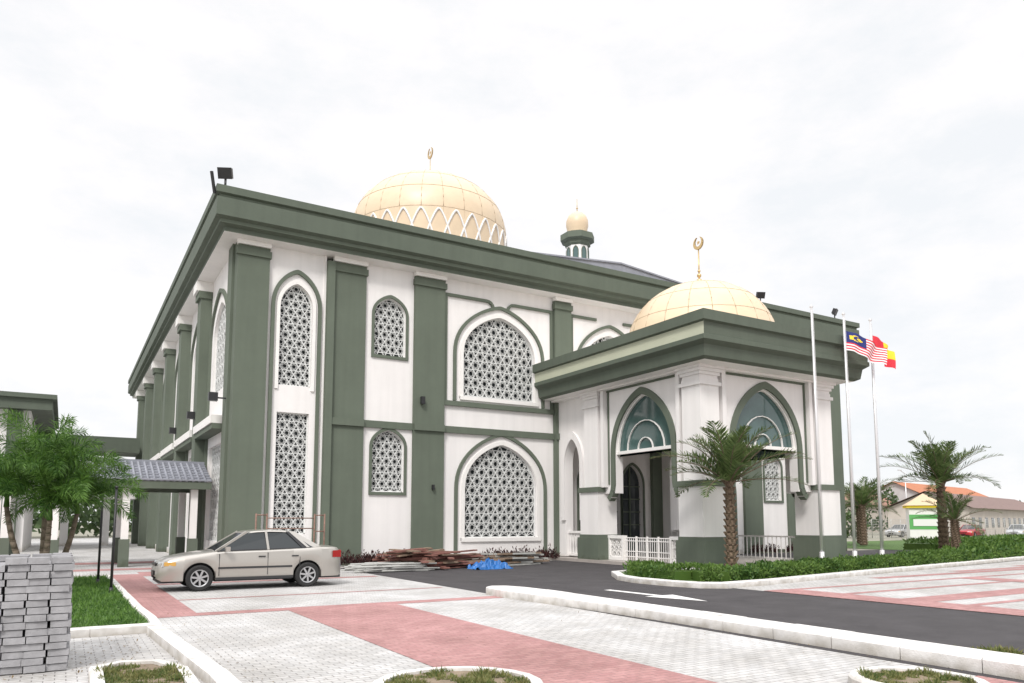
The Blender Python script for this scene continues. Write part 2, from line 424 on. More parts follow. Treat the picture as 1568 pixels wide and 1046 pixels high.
gy0,gy1=26.5,36.0;gx0,gx1,gz=16.2,27.2,13.66
for (a,b) in (((gx0,13.2),(CX,gz)),((CX,gz),(gx1,13.2))):
    rf.face([(a[0],gy0,a[1]),(b[0],gy0,b[1]),(b[0],gy1,b[1]),(a[0],gy1,a[1])])
rf.face([(gx0,gy0+.01,13.15),(gx1,gy0+.01,13.15),(CX,gy0+.01,gz-.02)],0)
rf.beam((gx0,gy0,13.18),(CX,gy0,gz),0.10,0.07,0);rf.beam((CX,gy0,gz),(gx1,gy0,13.18),0.10,0.07,0)
add(rf,"hip_roof",[ROOFT,GREEND],recalc=False)
DC=(21.45,47.6)
dm=MB()
dm.revolve(DC,[(5.9,15.0),(5.9,17.6),(6.1,17.6),(6.1,18.0),(5.5,18.0)],48,1)
prof=[(5.25,18.0),(5.42,19.6),(5.5,20.8),(5.52,22.0)]
for k in range(1,15):
    e=R(90*k/14);prof.append((5.52*math.cos(e)**0.97 if k<14 else 0.02,22.0+4.25*math.sin(e)))
N=24
dm.revolve(DC,prof,N*2,0,True)
def domept(a,z=None,e=None,off=0.04):
    if e is not None: r=5.52*math.cos(e)**0.97+off;zz=22+4.25*math.sin(e)+off*0.5
    else:
        r=5.32+0.2*min(1,(z-18.6)/2.6)+off;zz=z
    return Vector((DC[0]+r*math.cos(a),DC[1]+r*math.sin(a),zz))
for k in range(N):
    a=2*math.pi*k/N
    pts=[domept(a,z=20.0,off=0.0),domept(a,z=22.0,off=0.0)]+[domept(a,e=R(j*8.5),off=-.004) for j in range(1,11)]
    dm.path(pts,0.024,4,2)
for e in (0,22,44,64):
    pts=[domept(2*math.pi*k/48,e=R(e),off=-0.004) for k in range(49)]
    dm.path(pts,0.02,4,2)
N2=30
for k in range(N2):
    a0=2*math.pi*k/N2;w=2*math.pi/N2*1.0
    pts=[]
    for j in range(-8,9):
        t=j/8;s=1-abs(t)**1.45
        z=18.9+2.95*s
        pts.append(domept(a0+t*w,z=z,off=0.03))
    for p_,q_ in zip(pts[:-1],pts[1:]): dm.tube(p_,q_,0.07,0.07,5,1,False)
def finial(mb,c,z0,h,rc,m=0):
    x,y=c
    mb.tube((x,y,z0-0.1),(x,y,z0+h-2*rc),0.035,0.025,8,m)
    for zz,r in((z0+0.12,0.12),(z0+0.36,0.09),(z0+0.55,0.06)):
        mb.revolve((x,y),[(0.01,zz-r)]+[(r*math.cos(R(t)),zz+r*math.sin(R(t))) for t in range(-70,80,20)]+[(0.01,zz+r)],12,m)
    zc=z0+h-rc
    n=28;pa=[];pb=[]
    for k in range(n+1):
        t=R(90+18+ (324)*k/n)
        th=0.24*rc*math.sin(math.pi*k/n)**0.8+0.004
        pa.append((rc*math.cos(t),rc*math.sin(t)));pb.append(((rc-th*1.9)*math.cos(t),(rc-th*1.9)*math.sin(t)))
    M=lambda u,z,d:(x+d,y+u,zc+z)
    mb.ring(pa,pb,M,-0.03,0.03,m);mb.ring(pa,pb,lambda u,z,d:(x-d,y+u,zc+z),-0.03,0.03,m)
    star=[]
    for k in range(10):
        r=rc*(0.30 if k%2==0 else 0.12);t=R(90+36*k);star.append((r*math.cos(t),r*math.sin(t)+rc*0.1))
    mb.slab(star,[],M,-0.02,0.02,m)
finial(dm,DC,26.25,2.5,0.42,3)
add(dm,"main_dome",[TAN,WHITE2,TANL,GOLD])
tu=MB();tc=(CX,29.9)
tu.revolve(tc,[(0.78,13.0),(0.78,14.0),(0.62,14.2),(0.60,14.3),(0.57,15.55)],8,0,False,R(22.5))
tu.revolve(tc,[(0.57,15.5),(0.68,15.6),(0.68,15.75),(0.88,15.82),(0.88,16.12),(0.60,16.2),(0.60,16.24),(0.01,16.24)],8,1,False,R(22.5))
tu.revolve(tc,[(0.50,16.2),(0.52,16.45),(0.57,16.65),(0.56,16.9),(0.46,17.15),(0.28,17.33),(0.10,17.42),(0.01,17.46)],24,2,True)
for k in range(8):
    a=2*math.pi*k/8
    c=Vector((tc[0]+0.54*math.cos(a),tc[1]+0.54*math.sin(a),0));ud=Vector((-math.sin(a),math.cos(a),0));nd=Vector((math.cos(a),math.sin(a),0))
    M=lambda u,z,d,c=c,ud=ud,nd=nd:tuple(c+ud*u+nd*d+Vector((0,0,z)))
    tu.slab(arch(0,0.11,14.75,15.15,15.38),[],M,0,0.02,3)
    tu.ring(arch(0,0.15,14.7,15.15,15.45),arch(0,0.115,14.7,15.15,15.39),M,0,0.035,1)
tu.tube((tc[0],tc[1],17.4),(tc[0],tc[1],18.1),0.025,0.012,6,4)
tu.revolve(tc,[(0.01,17.55),(0.06,17.6),(0.01,17.66)],8,4)
add(tu,"roof_turret",[WHITE2,GREEN,TAN,GLASSG,GOLD])
def floodlight(mb,p,dirv,s=1.0):
    d=Vector(dirv).normalized();a=d.cross(Vector((0,0,1))).normalized();u=a.cross(d);p=Vector(p)
    mb.tube(p,p+Vector((0,0,0.35*s)),0.04*s,0.04*s,6)
    c=p+Vector((0,0,0.55*s))
    mb.obox(c,d*0.10*s,a*0.22*s,u*0.17*s)
    mb.obox(c+d*0.12*s,d*0.02*s,a*0.24*s,u*0.19*s)
fl=MB()
floodlight(fl,(4.2,26.6,13.2),(-0.5,-1,-.5),1.0);fl.beam((3.85,26.5,12.9),(3.7,26.35,13.6),0.08,0.08)
floodlight(fl,(31.3,26.6,13.2),(-0.5,-1,-.5),0.9);floodlight(fl,(37.5,26.6,13.2),(0.5,-1,-.5),0.9)
for yy in (27.95,33.4,39.5): fl.box(SX-0.75,SX-0.45,yy-0.1,yy+0.15,5.9,6.2);fl.box(SX-0.5,SX,yy,yy+0.05,6.0,6.05)
fl.box(11.95,12.1,27.05,27.2,6.3,6.6);fl.box(12.5,12.58,27.1,27.23,2.9,3.1)
add(fl,"floodlights",[BLACK])

# ---------------------------------------------------------------- porch
pw=MB();pg=MB();pgl=MB();pm=MB();pr=MB()
PX0,PX1,PY0=18.62,24.98,18.5
PS=lambda u,z,d:(PX0-d,u,z)
PSR=lambda u,z,d:(PX1+d,u,z)
PF=lambda u,z,d:(u,PY0-d,z)
def fan(M,c,hw,zs,za):
    zb=4.28
    A=arch(c,hw,zb,zs,za)
    pgl.slab(A,[],M,-0.22,-0.19)
    pm.bar((c-hw,zb+0.05),(c+hw,zb+0.05),0.12,M,-0.24,-0.06)
    pm.ring(A,arch(c,hw-0.05,zb,zs,za-0.05),M,-0.18,-0.1)
    for t in (28,52,74,90,106,128,152):
        r=clip(A,(c,zb+0.1),(math.cos(R(t)),math.sin(R(t))))
        if r: pm.bar((c+0.42*math.cos(R(t)),zb+0.1+0.42*math.sin(R(t))),r[1],0.028,M,-0.18,-0.12)
    for rr in (0.42,1.05):
        pts=[(c+rr*math.cos(R(t)),zb+0.1+rr*1.05*math.sin(R(t))) for t in range(0,181,15)]
        for a,b in zip(pts[:-1],pts[1:]): pm.bar(a,b,0.028,M,-0.18,-0.115)
def archwall(M,u0,u1,c,hw,zs,za,zb=2.75,zt=7.0,fanw=True):
    A=arch(c,hw,zb,zs,za)
    pw.slab([(u0,zb),(u0,zt),(u1,zt),(u1,zb)]+list(reversed(A)),[],M,-0.36,0)
    o=arch(c,hw+0.24,zb+0.3,zs,za+0.28);i=arch(c,hw+0.002,zb+0.3,zs,za+0.003)
    pg.ring(o,i,M,-0.05,0.07)
    for s in(-1,1):
        pts=[(c+s*(hw+0.12),zb+0.32),(c+s*(hw+0.16),zb+0.1),(c+s*(hw+0.27),zb-0.1),(c+s*(hw+0.42),zb-0.22)]
        for a,b in zip(pts[:-1],pts[1:]): pg.bar(a,b,0.22,M,-0.2,0.075)
        e_=u0+.33 if s<0 else u1-.33
        pg.fbox(M,e_-.035,e_+.035,3.1,6.82,0,.045)
    pg.fbox(M,u0+0.02,u1-0.02,6.82,6.94,0,0.05)
    if fanw: fan(M,c,hw,zs,za)
for M in (PS,PSR):
    archwall(M,19.3,23.95,21.6,1.62,4.2,6.46)
    A=arch(26.1,0.55,0.16,4.0,5.15)
    pw.slab([(25.15,0.15),(25.15,7.0),(27.38,7.0),(27.38,0.15)]+list(reversed(A)),[],M,-0.36,0)
    pw.ring(arch(26.1,0.8,1.7,4.0,5.5),arch(26.1,0.56,1.7,4.0,5.16),M,-.05,0.1)
    pr.fbox(M,25.56,26.64,1.15,1.25,-.25,-.1);pr.fbox(M,25.56,26.64,0.2,0.3,-.25,-.1)
    for k in range(6):
        pr.bar((25.56+k*0.2,0.3),(25.66+k*0.2 if k<5 else 26.6,1.15),0.05,M,-.2,-.15);pr.bar((25.66+k*0.19,0.3),(25.56+k*0.19,1.15),0.05,M,-.2,-.155)
archwall(PF,19.3,24.3,21.8,1.68,4.2,6.46)
def column(cx,cy,w,l):
    pg.box(cx-w/2-.09,cx+w/2+.09,cy-l/2-.09,cy+l/2+.09,0.12,1.0)
    pg.box(cx-w/2-.03,cx+w/2+.03,cy-l/2-.03,cy+l/2+.03,1.0,1.12)
    pw.box(cx-w/2,cx+w/2,cy-l/2,cy+l/2,1.12,2.82)
    pg.box(cx-w/2-.07,cx+w/2+.07,cy-l/2-.07,cy+l/2+.07,2.82,3.02)
    a=w/2-0.13;b=l/2-0.13
    pw.box(cx-a,cx+a,cy-b,cy+b,3.02,6.55)
    pw.box(cx-a-.07,cx+a+.07,cy-b-.07,cy+b+.07,6.3,6.42)
    for k in range(4):
        e=-.02+0.06*k;pw.box(cx-a-e,cx+a+e,cy-b-e,cy+b+e,6.55+0.11*k,6.66+0.11*k-.001 if k<3 else 7.08)
for cx,cy,w,l in ((18.78,18.72,1.15,1.15),(24.82,18.72,1.15,1.15),(18.75,24.55,0.95,1.2),(24.85,24.55,0.95,1.2)):
    column(cx,cy,w,l)
for x,y in ((19.5,18.38),(24.1,18.38)): pw.box(x-.09,x+.09,y-.1,y+.1,3.0,6.9)
for x,y in ((18.5,19.45),(18.5,23.8),(25.1,19.5)): pw.box(x-.1,x+.1,y-.09,y+.09,3.0,6.9)
add(pw,"porch_walls",[WHITE]);add(pg,"porch_green_trim",[GREEN]);add(pgl,"porch_fan_windows",[GLASSG]);add(pm,"porch_mullions",[WHITE2])
pf=MB()
prof=[(1.5,8.35),(0.15,8.35),(0.15,8.5),(0,8.5),(0,8.16),(0.12,8.12),(0.14,7.72),(0.10,7.70),(0.10,7.55),(0.28,7.42),(0.34,7.06),(0.50,6.98),(1.4,6.96)]
L=fascia(pf,17.35,26.25,17.05,27.4,prof,0)
L=[[ (p[0],p[1] if p[1]<25 else 27.36,p[2]) for p in l] for l in L]
sweep(pf,L,[0,0,0,0,0,[0,0,0,2],0,0,0,0,0,3])  # left side's middle band gets the lighter colour, painted as if catching light
pf.face([(17.35+1.5,17.05+1.5,8.35),(26.25-1.5,18.55,8.35),(24.75,27.36,8.35),(18.85,27.36,8.35)],3)
pf.box(18.3,25.3,18.2,27.3,6.90,7.05,3)
pf.box(17.5,26.1,17.2,27.36,8.30,8.36,3)
add(pf,"porch_roof",[GREEND,GREEND,GREENLIT,WHITE2],recalc=False)
pd=MB();PC=(21.8,21.6)
prof=[(3.0,8.3),(3.0,8.75)]+[(2.95*math.cos(R(90*k/12)) if k<12 else .01,8.75+2.55*math.sin(R(90*k/12))) for k in range(0,13)]
pd.revolve(PC,prof,36,0,True)
for k in range(20):
    a=2*math.pi*k/20
    pd.path([Vector((PC[0]+2.945*math.cos(R(e))*math.cos(a),PC[1]+2.945*math.cos(R(e))*math.sin(a),8.75+2.545*math.sin(R(e)))) for e in range(0,90,9)],0.015,4,1)
for e in (20,42,62):
    pd.path([Vector((PC[0]+2.945*math.cos(R(e))*math.cos(R(a)),PC[1]+2.945*math.cos(R(e))*math.sin(R(a)),8.75+2.545*math.sin(R(e)))) for a in range(0,361,10)],0.012,4,1)
finial(pd,PC,11.3,2.0,0.27,2)
add(pd,"porch_dome",[TAN,TANL,GOLD])
fl2=MB();fl2.box(18.1,25.5,18.0,27.38,0.0,0.13);fl2.box(25.5,26.4,19.5,27.38,0,0.12);add(fl2,"porch_floor",[FLOOR])
M=PS
for (a,b) in ((19.35,20.35),(22.95,23.9)):
    pr.fbox(M,a,b,0.98,1.1,-.3,-.08);pr.fbox(M,a,b,0.14,0.26,-.3,-.08);pr.fbox(M,a,a+.1,.26,.98,-.3,-.08);pr.fbox(M,b-.1,b,.26,.98,-.3,-.08)
    grille(pr,MB(),rect(a+.1,b-.1,.26,.98),M,0.26,0.025,-.15)
for z in (0.3,0.5,0.9,1.02): pr.bar((20.35,z),(22.95,z),0.035,M,-.2,-.16)
for k in range(22): pr.bar((20.4+k*.12,0.16),(20.4+k*.12,1.02),0.022,M,-.19,-.17)
for k in range(5): pr.bar((20.4+k*.62,0.13),(20.4+k*.62,1.08),0.05,M,-.21,-.15)
for k in range(20): pr.bar((19.6+k*.22,0.16),(19.6+k*.22,1.02),0.03,PSR,-.19,-.16)
pr.bar((19.4,1.04),(23.9,1.04),0.06,PSR,-.2,-.15)
add(pr,"porch_railings",[WHITE2])

# ================================================================ GROUND
def sheet(name,poly,z,m):
    mb=MB();mb.face([(x,y,z) for x,y in poly]);return mb.obj(name,[m],recalc=False)
sheet("ground",[(-700,-300),(900,-300),(900,900),(-700,900)],0.0,GROUND)
def rp(x0,x1,y0,y1): return [(x0,y0),(x1,y0),(x1,y1),(x0,y1)]
sheet("paving",rp(-40,8.3,-12,27.3),0.004,GPAV)
sheet("rear_paving",rp(-60,4.8,27.3,90),0.004,GPAV)
mb=MB()
for r in (rp(3.6,5.7,-12,14.0),rp(1.25,8.3,14.0,14.45),rp(1.25,2.1,14.45,26.2),rp(-30,1.25,24.2,26.2),rp(2.1,8.1,16.9,17.05),rp(2.1,8.1,21.3,21.7),rp(2.1,5.0,25.0,27.2),
          rp(5.7,8.3,2.0,4.4),rp(-30,4.6,33.0,34.6),rp(-2,4.6,28.5,29.6)):
    mb.face([(x,y,0.008) for x,y in r])
mb.obj("red_paving",[RPAV],recalc=False)
mb=MB();mb.face([(x,y,0.008) for x,y in [(8.3,-12),(14.1,-12),(14.1,13.2),(90,25),(90,27),(26.4,27.1),(8.3,25.9)]]);mb.obj("asphalt_road",[ASPH],recalc=False)
sheet("building_apron",[(4.9,25.6),(18.6,26.5),(18.6,27.39),(4.9,27.39)],0.012,CONC)
sheet("side_paving",[(14.1,-12),(90,-12),(90,24.8),(14.1,13.15)],0.012,GPAV)
mb=MB()
for k in range(14):
    y=12.2-k*1.35
    if k%3==2: mb.face([(x,yy,0.016) for x,yy in rp(14.1,70,y-0.75,y)])
    else: mb.face([(x,yy,0.016) for x,yy in rp(14.1,70,y-0.22,y)])
for x in (14.1,22,30,38,46): mb.face([(a,b,0.020) for a,b in rp(x,x+1.0,-12,12.2)])
for k in range(3): mb.face([(x,yy,0.016) for x,yy in [(20+k*5,13.1+k*.5),(70,13.1+k*.5),(70,13.5+k*.5),(20+k*5,13.5+k*.5)]])
mb.obj("red_paving_bands",[RPAV],recalc=False)
mb=MB()
mb.face([(x,y,0.014) for x,y in [(11.05,14.3),(11.25,14.3),(11.35,12.6),(11.15,12.6)]])
mb.face([(x,y,0.014) for x,y in [(10.85,12.6),(11.65,12.6),(11.3,11.2)]])
mb.obj("road_marking_arrow",[MARK],recalc=False)
def kerb_loop(name,poly,w,h,inner=None,closed=True,im=None,parent=None):
    mb=MB();n=len(poly)
    P2=[Vector(p) for p in poly]
    offs=[]
    for i in range(n):
        if closed or 0<i<n-1:
            a=P2[(i-1)%n];b=P2[i];c=P2[(i+1)%n]
        elif i==0: a=P2[0]-(P2[1]-P2[0]);b=P2[0];c=P2[1]
        else: a=P2[-2];b=P2[-1];c=P2[-1]+(P2[-1]-P2[-2])
        d1=(b-a).normalized();d2=(c-b).normalized();t=(d1+d2);t=t.normalized() if t.length>1e-4 else d1
        nn=Vector((-t.y,t.x));k=1/max(.5,nn.dot(Vector((-d1.y,d1.x))))
        offs.append(b+nn*w*k)
    rng=range(n) if closed else range(n-1)
    e=0.02
    for i in rng:
        j=(i+1)%n
        A_,B_,C_,D_=P2[i],P2[j],offs[j],offs[i]
        L=(B_-A_).length;ns=max(1,int(L/0.9))
        for q in range(ns):
            g=0.005/max(L,.01) if L>.8 else 0
            t0=q/ns+(g if q else 0);t1=(q+1)/ns-(g if q<ns-1 else 0)
            a=A_.lerp(B_,t0);b=A_.lerp(B_,t1);d=D_.lerp(C_,t0);c=D_.lerp(C_,t1)
            hh=h+random.uniform(-.004,.004) if L>.8 else h
            ai=a.lerp(d,e/w);bi=b.lerp(c,e/w)
            mb.face([(a.x,a.y,0),(b.x,b.y,0),(b.x,b.y,hh-e),(a.x,a.y,hh-e)])
            mb.face([(a.x,a.y,hh-e),(b.x,b.y,hh-e),(bi.x,bi.y,hh),(ai.x,ai.y,hh)])
            mb.face([(ai.x,ai.y,hh),(bi.x,bi.y,hh),(c.x,c.y,hh),(d.x,d.y,hh)])
            mb.face([(d.x,d.y,hh),(c.x,c.y,hh),(c.x,c.y,0),(d.x,d.y,0)])
            if L>.8:
                mb.face([(a.x,a.y,0),(a.x,a.y,hh-e),(ai.x,ai.y,hh),(d.x,d.y,hh),(d.x,d.y,0)])
                mb.face([(b.x,b.y,0),(b.x,b.y,hh-e),(bi.x,bi.y,hh),(c.x,c.y,hh),(c.x,c.y,0)])
    if not closed:
        for i in (0,n-1): mb.face([(P2[i].x,P2[i].y,0),(offs[i].x,offs[i].y,0),(offs[i].x,offs[i].y,h),(P2[i].x,P2[i].y,h)])
    o=mb.obj(name,[KERB],recalc=False)
    if inner is not None:
        m2=MB();tr=tessellate_polygon([[Vector((p.x,p.y,0)) for p in offs]])
        for t in tr: m2.face([(offs[k].x,offs[k].y,inner) for k in t])
        m2.obj(name.replace("kerb","bed"),[im or SOIL],recalc=False)
    return offs
kerb_loop("median_kerb",[(9.02,-12),(9.02,13.6),(8.95,14.4),(8.75,14.95),(8.45,15.1),(8.2,14.9),(8.12,14.2),(8.3,12.0),(8.45,9.0),(8.5,-12)],0.2,0.17,inner=0.160,im=KERB)
isl=[(13.3,16.6),(13.05,15.6),(13.1,14.4),(13.35,13.5),(13.9,13.1),(15.5,13.25),(21.4,14.3),(35,16.5),(70,22),(70,24),(36,19.4),(27.5,17.4),(19.3,17.55),(15.6,18.4),(14.2,18.0)]
offs=kerb_loop("island_kerb",list(isl),0.22,0.15,inner=0.11,im=GRASS)
def leafquad(mb,c,d,n,l,w,m=0):
    s=d.cross(n);
    if s.length<1e-4: s=d.orthogonal()
    s.normalize();s*=w/2
    mb.face([c,c+d*l*0.5+s,c+d*l,c+d*l*0.5-s],m)
def rdir():
    while True:
        v=Vector((random.uniform(-1,1),random.uniform(-1,1),random.uniform(-1,1)))
        if .05<v.length<1:return v.normalized()
def hedge(name,line,w,h,dens,m,l=0.09):
    mb=MB();core=MB()
    for a,b in zip(line[:-1],line[1:]):
        a=Vector((*a,0));b=Vector((*b,0));L=(b-a).length;d=(b-a)/L;n=Vector((-d.y,d.x,0))
        core.obox((a+b)/2+Vector((0,0,0.11+h*0.34)),d*L/2,n*(w/2-0.08),Vector((0,0,h*0.34)))
        for k in range(int(L*dens)):
            t=random.random()*L;q=a+d*t
            hh=h*(0.85+0.45*noise.noise(Vector((q.x*1.1,q.y*1.1,0)))+0.25*noise.noise(Vector((q.x*4,q.y*4,3)))+random.uniform(-.08,.12))
            f=random.random()
            if f<0.5: p=q+n*random.uniform(-w/2,w/2)+Vector((0,0,0.1+hh))
            else: p=q+n*(-w/2 if random.random()<.75 else w/2)*random.uniform(.85,1.08)+Vector((0,0,0.1+hh*random.random()))
            dd=(rdir()+Vector((0,0,0.7))).normalized();leafquad(mb,p,dd,rdir(),l*random.uniform(.7,1.6),l*.5)
    e=empty(name)
    mb.obj("leaves",[m],e,recalc=False);core.obj("inner_mass",[HLEAF],e)
    return e
hedge("hedge",[(13.95,14.2),(14.4,13.95),(21.4,15.0),(30,16.3)],0.9,0.36,900,HLEAF)
hedge("hedge",[(14.0,14.6),(14.2,16.7),(15.2,17.4)],0.9,0.33,800,HLEAF)
hedge("hedge",[(30,16.5),(50,19.9),(68,22.9)],1.2,0.45,250,HLEAF,0.16)
sheet("lawn",[(29,18.6),(70,25),(90,40),(44,40),(41,24)],0.02,GRASS)
hedge("hedge",[(40,24),(75,30)],1.5,0.5,160,HLEAF,0.2)
def shrub(name,c,r,h,m,n=500,l=.12):
    mb=MB()
    for k in range(n):
        a=random.random()*6.283;rr=r*math.sqrt(random.random())
        base=Vector((c[0]+rr*math.cos(a)*.5,c[1]+rr*math.sin(a)*.4,0.02))
        tip=Vector((c[0]+rr*math.cos(a),c[1]+rr*math.sin(a)*.6,h*(1-.5*rr/r)*random.uniform(.3,1.1)))
        p=base.lerp(tip,random.uniform(.4,1));leafquad(mb,p,(tip-base).normalized()*.6+rdir()*.7,rdir(),l*random.uniform(.7,1.5),l*.4)
    return mb.obj(name,[m],recalc=False)
for c in ((8.9,26.7),(9.5,26.5),(10.0,26.7),(10.6,26.5),(11.1,26.7),(11.6,26.5),(16.6,26.7),(17.2,26.6),(17.8,26.7),(16.0,26.6),(15.4,26.7),(14.8,26.6),(27,26.6),(28,26.6),(30.4,26.6),(31.4,26.6),(33,26.5),(34.5,26.5)):
    shrub("burgundy_shrub",c,0.48,0.62,RLEAF,380)
kerb_loop("lawn_kerb",[(1.32,12.2),(1.34,13.2),(1.28,15),(1.22,24.2),(-20,24.2),(-20,12.2)],0.15,0.13,inner=0.09,im=GRASS)
kerb_loop("parking_kerb",[(1.50,-2),(1.52,8.0),(1.42,10),(1.32,12.1)],0.22,0.12,closed=False)
def grassy(name,poly,n,m,z=0.1,l=.07,patch=0.0,ww=.22):
    mb=MB();xs=[p[0] for p in poly];ys=[p[1] for p in poly]
    for k in range(n):
        x=random.uniform(min(xs),max(xs));y=random.uniform(min(ys),max(ys))
        if not inpoly(poly,x,y): continue
        pn=noise.noise(Vector((x*3.1,y*3.1,7)))+.4*noise.noise(Vector((x*9,y*9,2)))
        if pn<patch: continue
        s=1 if patch==0 else min(1.5,.5+1.6*(pn-patch))
        leafquad(mb,Vector((x,y,z-.01)),(rdir()*.8+Vector((0,0,.7))).normalized(),rdir(),l*s*random.uniform(.6,1.5),l*ww)
    return mb.obj(name,[m],recalc=False)
grassy("grass",[(-1.5,12.4),(1.12,12.4),(1.1,24),(-1.5,24)],22000,LEAF,.09,.065,-.9)
def circ(c,r,n=20,sx=1,sy=1): return [(c[0]+r*sx*math.cos(2*math.pi*k/n),c[1]+r*sy*math.sin(2*math.pi*k/n)) for k in range(n)]
def planter(poly,shr,n):
    kerb_loop("planter_kerb",poly,0.12,0.11,inner=0.08)
    c=(sum(p[0] for p in poly)/len(poly),sum(p[1] for p in poly)/len(poly))
    grassy("planter_weeds",[(c[0]+(p[0]-c[0])*shr,c[1]+(p[1]-c[1])*shr) for p in poly],n,DRYG,.08,.06,-.10)
planter(circ((3.25,6.45),0.82),.84,12000)
planter([(0.25,5.0),(1.15,5.0),(1.2,8.6),(1.0,9.2),(.6,9.35),(.3,9.1)],.84,16000)
planter(circ((7.15,4.35),0.62),.82,9000)
grassy("roadside_weeds",circ((9.75,4.9),.5,20,.7,1.2),6000,DRYG,.01,.07,-.1)
# leaf litter and grit along kerbs
mb=MB()
def litter(x,y,z=.014,l=.022):
    d=Vector((random.uniform(-1,1),random.uniform(-1,1),random.uniform(0,.25))).normalized()
    leafquad(mb,Vector((x,y,z)),d,Vector((0,0,1)),l*random.uniform(.5,1.8),l*.6)
for k in range(400): litter(8.1+random.gauss(0,.18) if random.random()<.5 else 9.15+abs(random.gauss(0,.1)),random.uniform(3,14))
for k in range(200): litter(1.62+abs(random.gauss(0,.12)),random.uniform(6,22))
for k in range(250): litter(random.uniform(1.6,8),random.uniform(5.5,24))
for k in range(150): litter(random.uniform(9,14),random.uniform(5,24))
for k in range(200): litter(random.uniform(-.6,1.0),9.3+random.random()*2.6,.012,.035)
mb.obj("leaf_litter",[LITTER],recalc=False)

# ---------------------------------------------------------------- palms and tree
def palm(name,loc,th,nf,fl,tr=0.2,lean=(0,0),lift=0,lw=.035):
    e=empty(name,loc);mb=MB();lf=MB()
    segs=14
    for k in range(segs):
        z0=th*k/segs;z1=th*(k+1)/segs
        c0=Vector((lean[0]*(z0/th)**2,lean[1]*(z0/th)**2,z0));c1=Vector((lean[0]*(z1/th)**2,lean[1]*(z1/th)**2,z1))
        r=tr*(1.15-.25*k/segs)
        mb.tube(c0,c1,r*.88,r*1.06,10,0)
        for j in range(7):
            a=j*.9+k*1.7;d=Vector((math.cos(a),math.sin(a),0))
            p=c1+d*r*.85-Vector((0,0,.08));mb.beam(p,p+d*.07+Vector((0,0,.12)),.06,.04,0)
    top=Vector((lean[0],lean[1],th))
    for i in range(nf):
        a=i*2.399+random.uniform(-.3,.3);el=R(84+lift-88*(i/nf)**1.1+random.uniform(-9,9))
        L=fl*random.uniform(.78,1.12)*(0.85 if el>R(65) else 1)
        h=Vector((math.cos(a),math.sin(a),0))
        pts=[];p=top.copy()+h*.08;ang=el;n=14
        droop=R(random.uniform(35,75))
        for k in range(n+1):
            pts.append(p.copy());p=p+(h*math.cos(ang)+Vector((0,0,math.sin(ang))))*(L/n);ang-=droop/n*(0.3+1.4*k/n)
        for k in range(n): lf.tube(pts[k],pts[k+1],0.020*(1-k/n)+.005,0.020*(1-(k+1)/n)+.005,4,1,False)
        side=h.cross(Vector((0,0,1))).normalized()
        for k in range(2,n*4):
            t=k/(n*4)*n;i0=min(n-1,int(t));q=pts[i0].lerp(pts[i0+1],t-i0);dr=(pts[i0+1]-pts[i0]).normalized();up=side.cross(dr)
            ll=fl*.23*math.sin(math.pi*min(1,.12+t/n*.88))**.6
            for s in(-1,1):
                d=(side*s*.7+dr*.8+up*random.uniform(.0,.55)+Vector((0,0,-.1))+rdir()*.12).normalized()
                leafquad(lf,q,d,up,ll*random.uniform(.75,1.1),lw*fl/2)
    mb.obj("trunk",[PBARK],e);lf.obj("fronds",[PLEAF,PBARK],e,recalc=False)
    return e
palm("date_palm",(17.75,16.55,.1),2.75,34,2.35,.15,lift=8)
palm("date_palm",(38.2,21.5,.1),3.5,30,3.0,.22,lift=5)
palm("date_palm",(36.9,20.2,.1),1.6,16,1.8,.17)
palm("date_palm",(45.5,30.9,.1),2.6,20,2.6,.22)
palm("date_palm",(49,33.5,.1),2.4,20,2.6,.22)
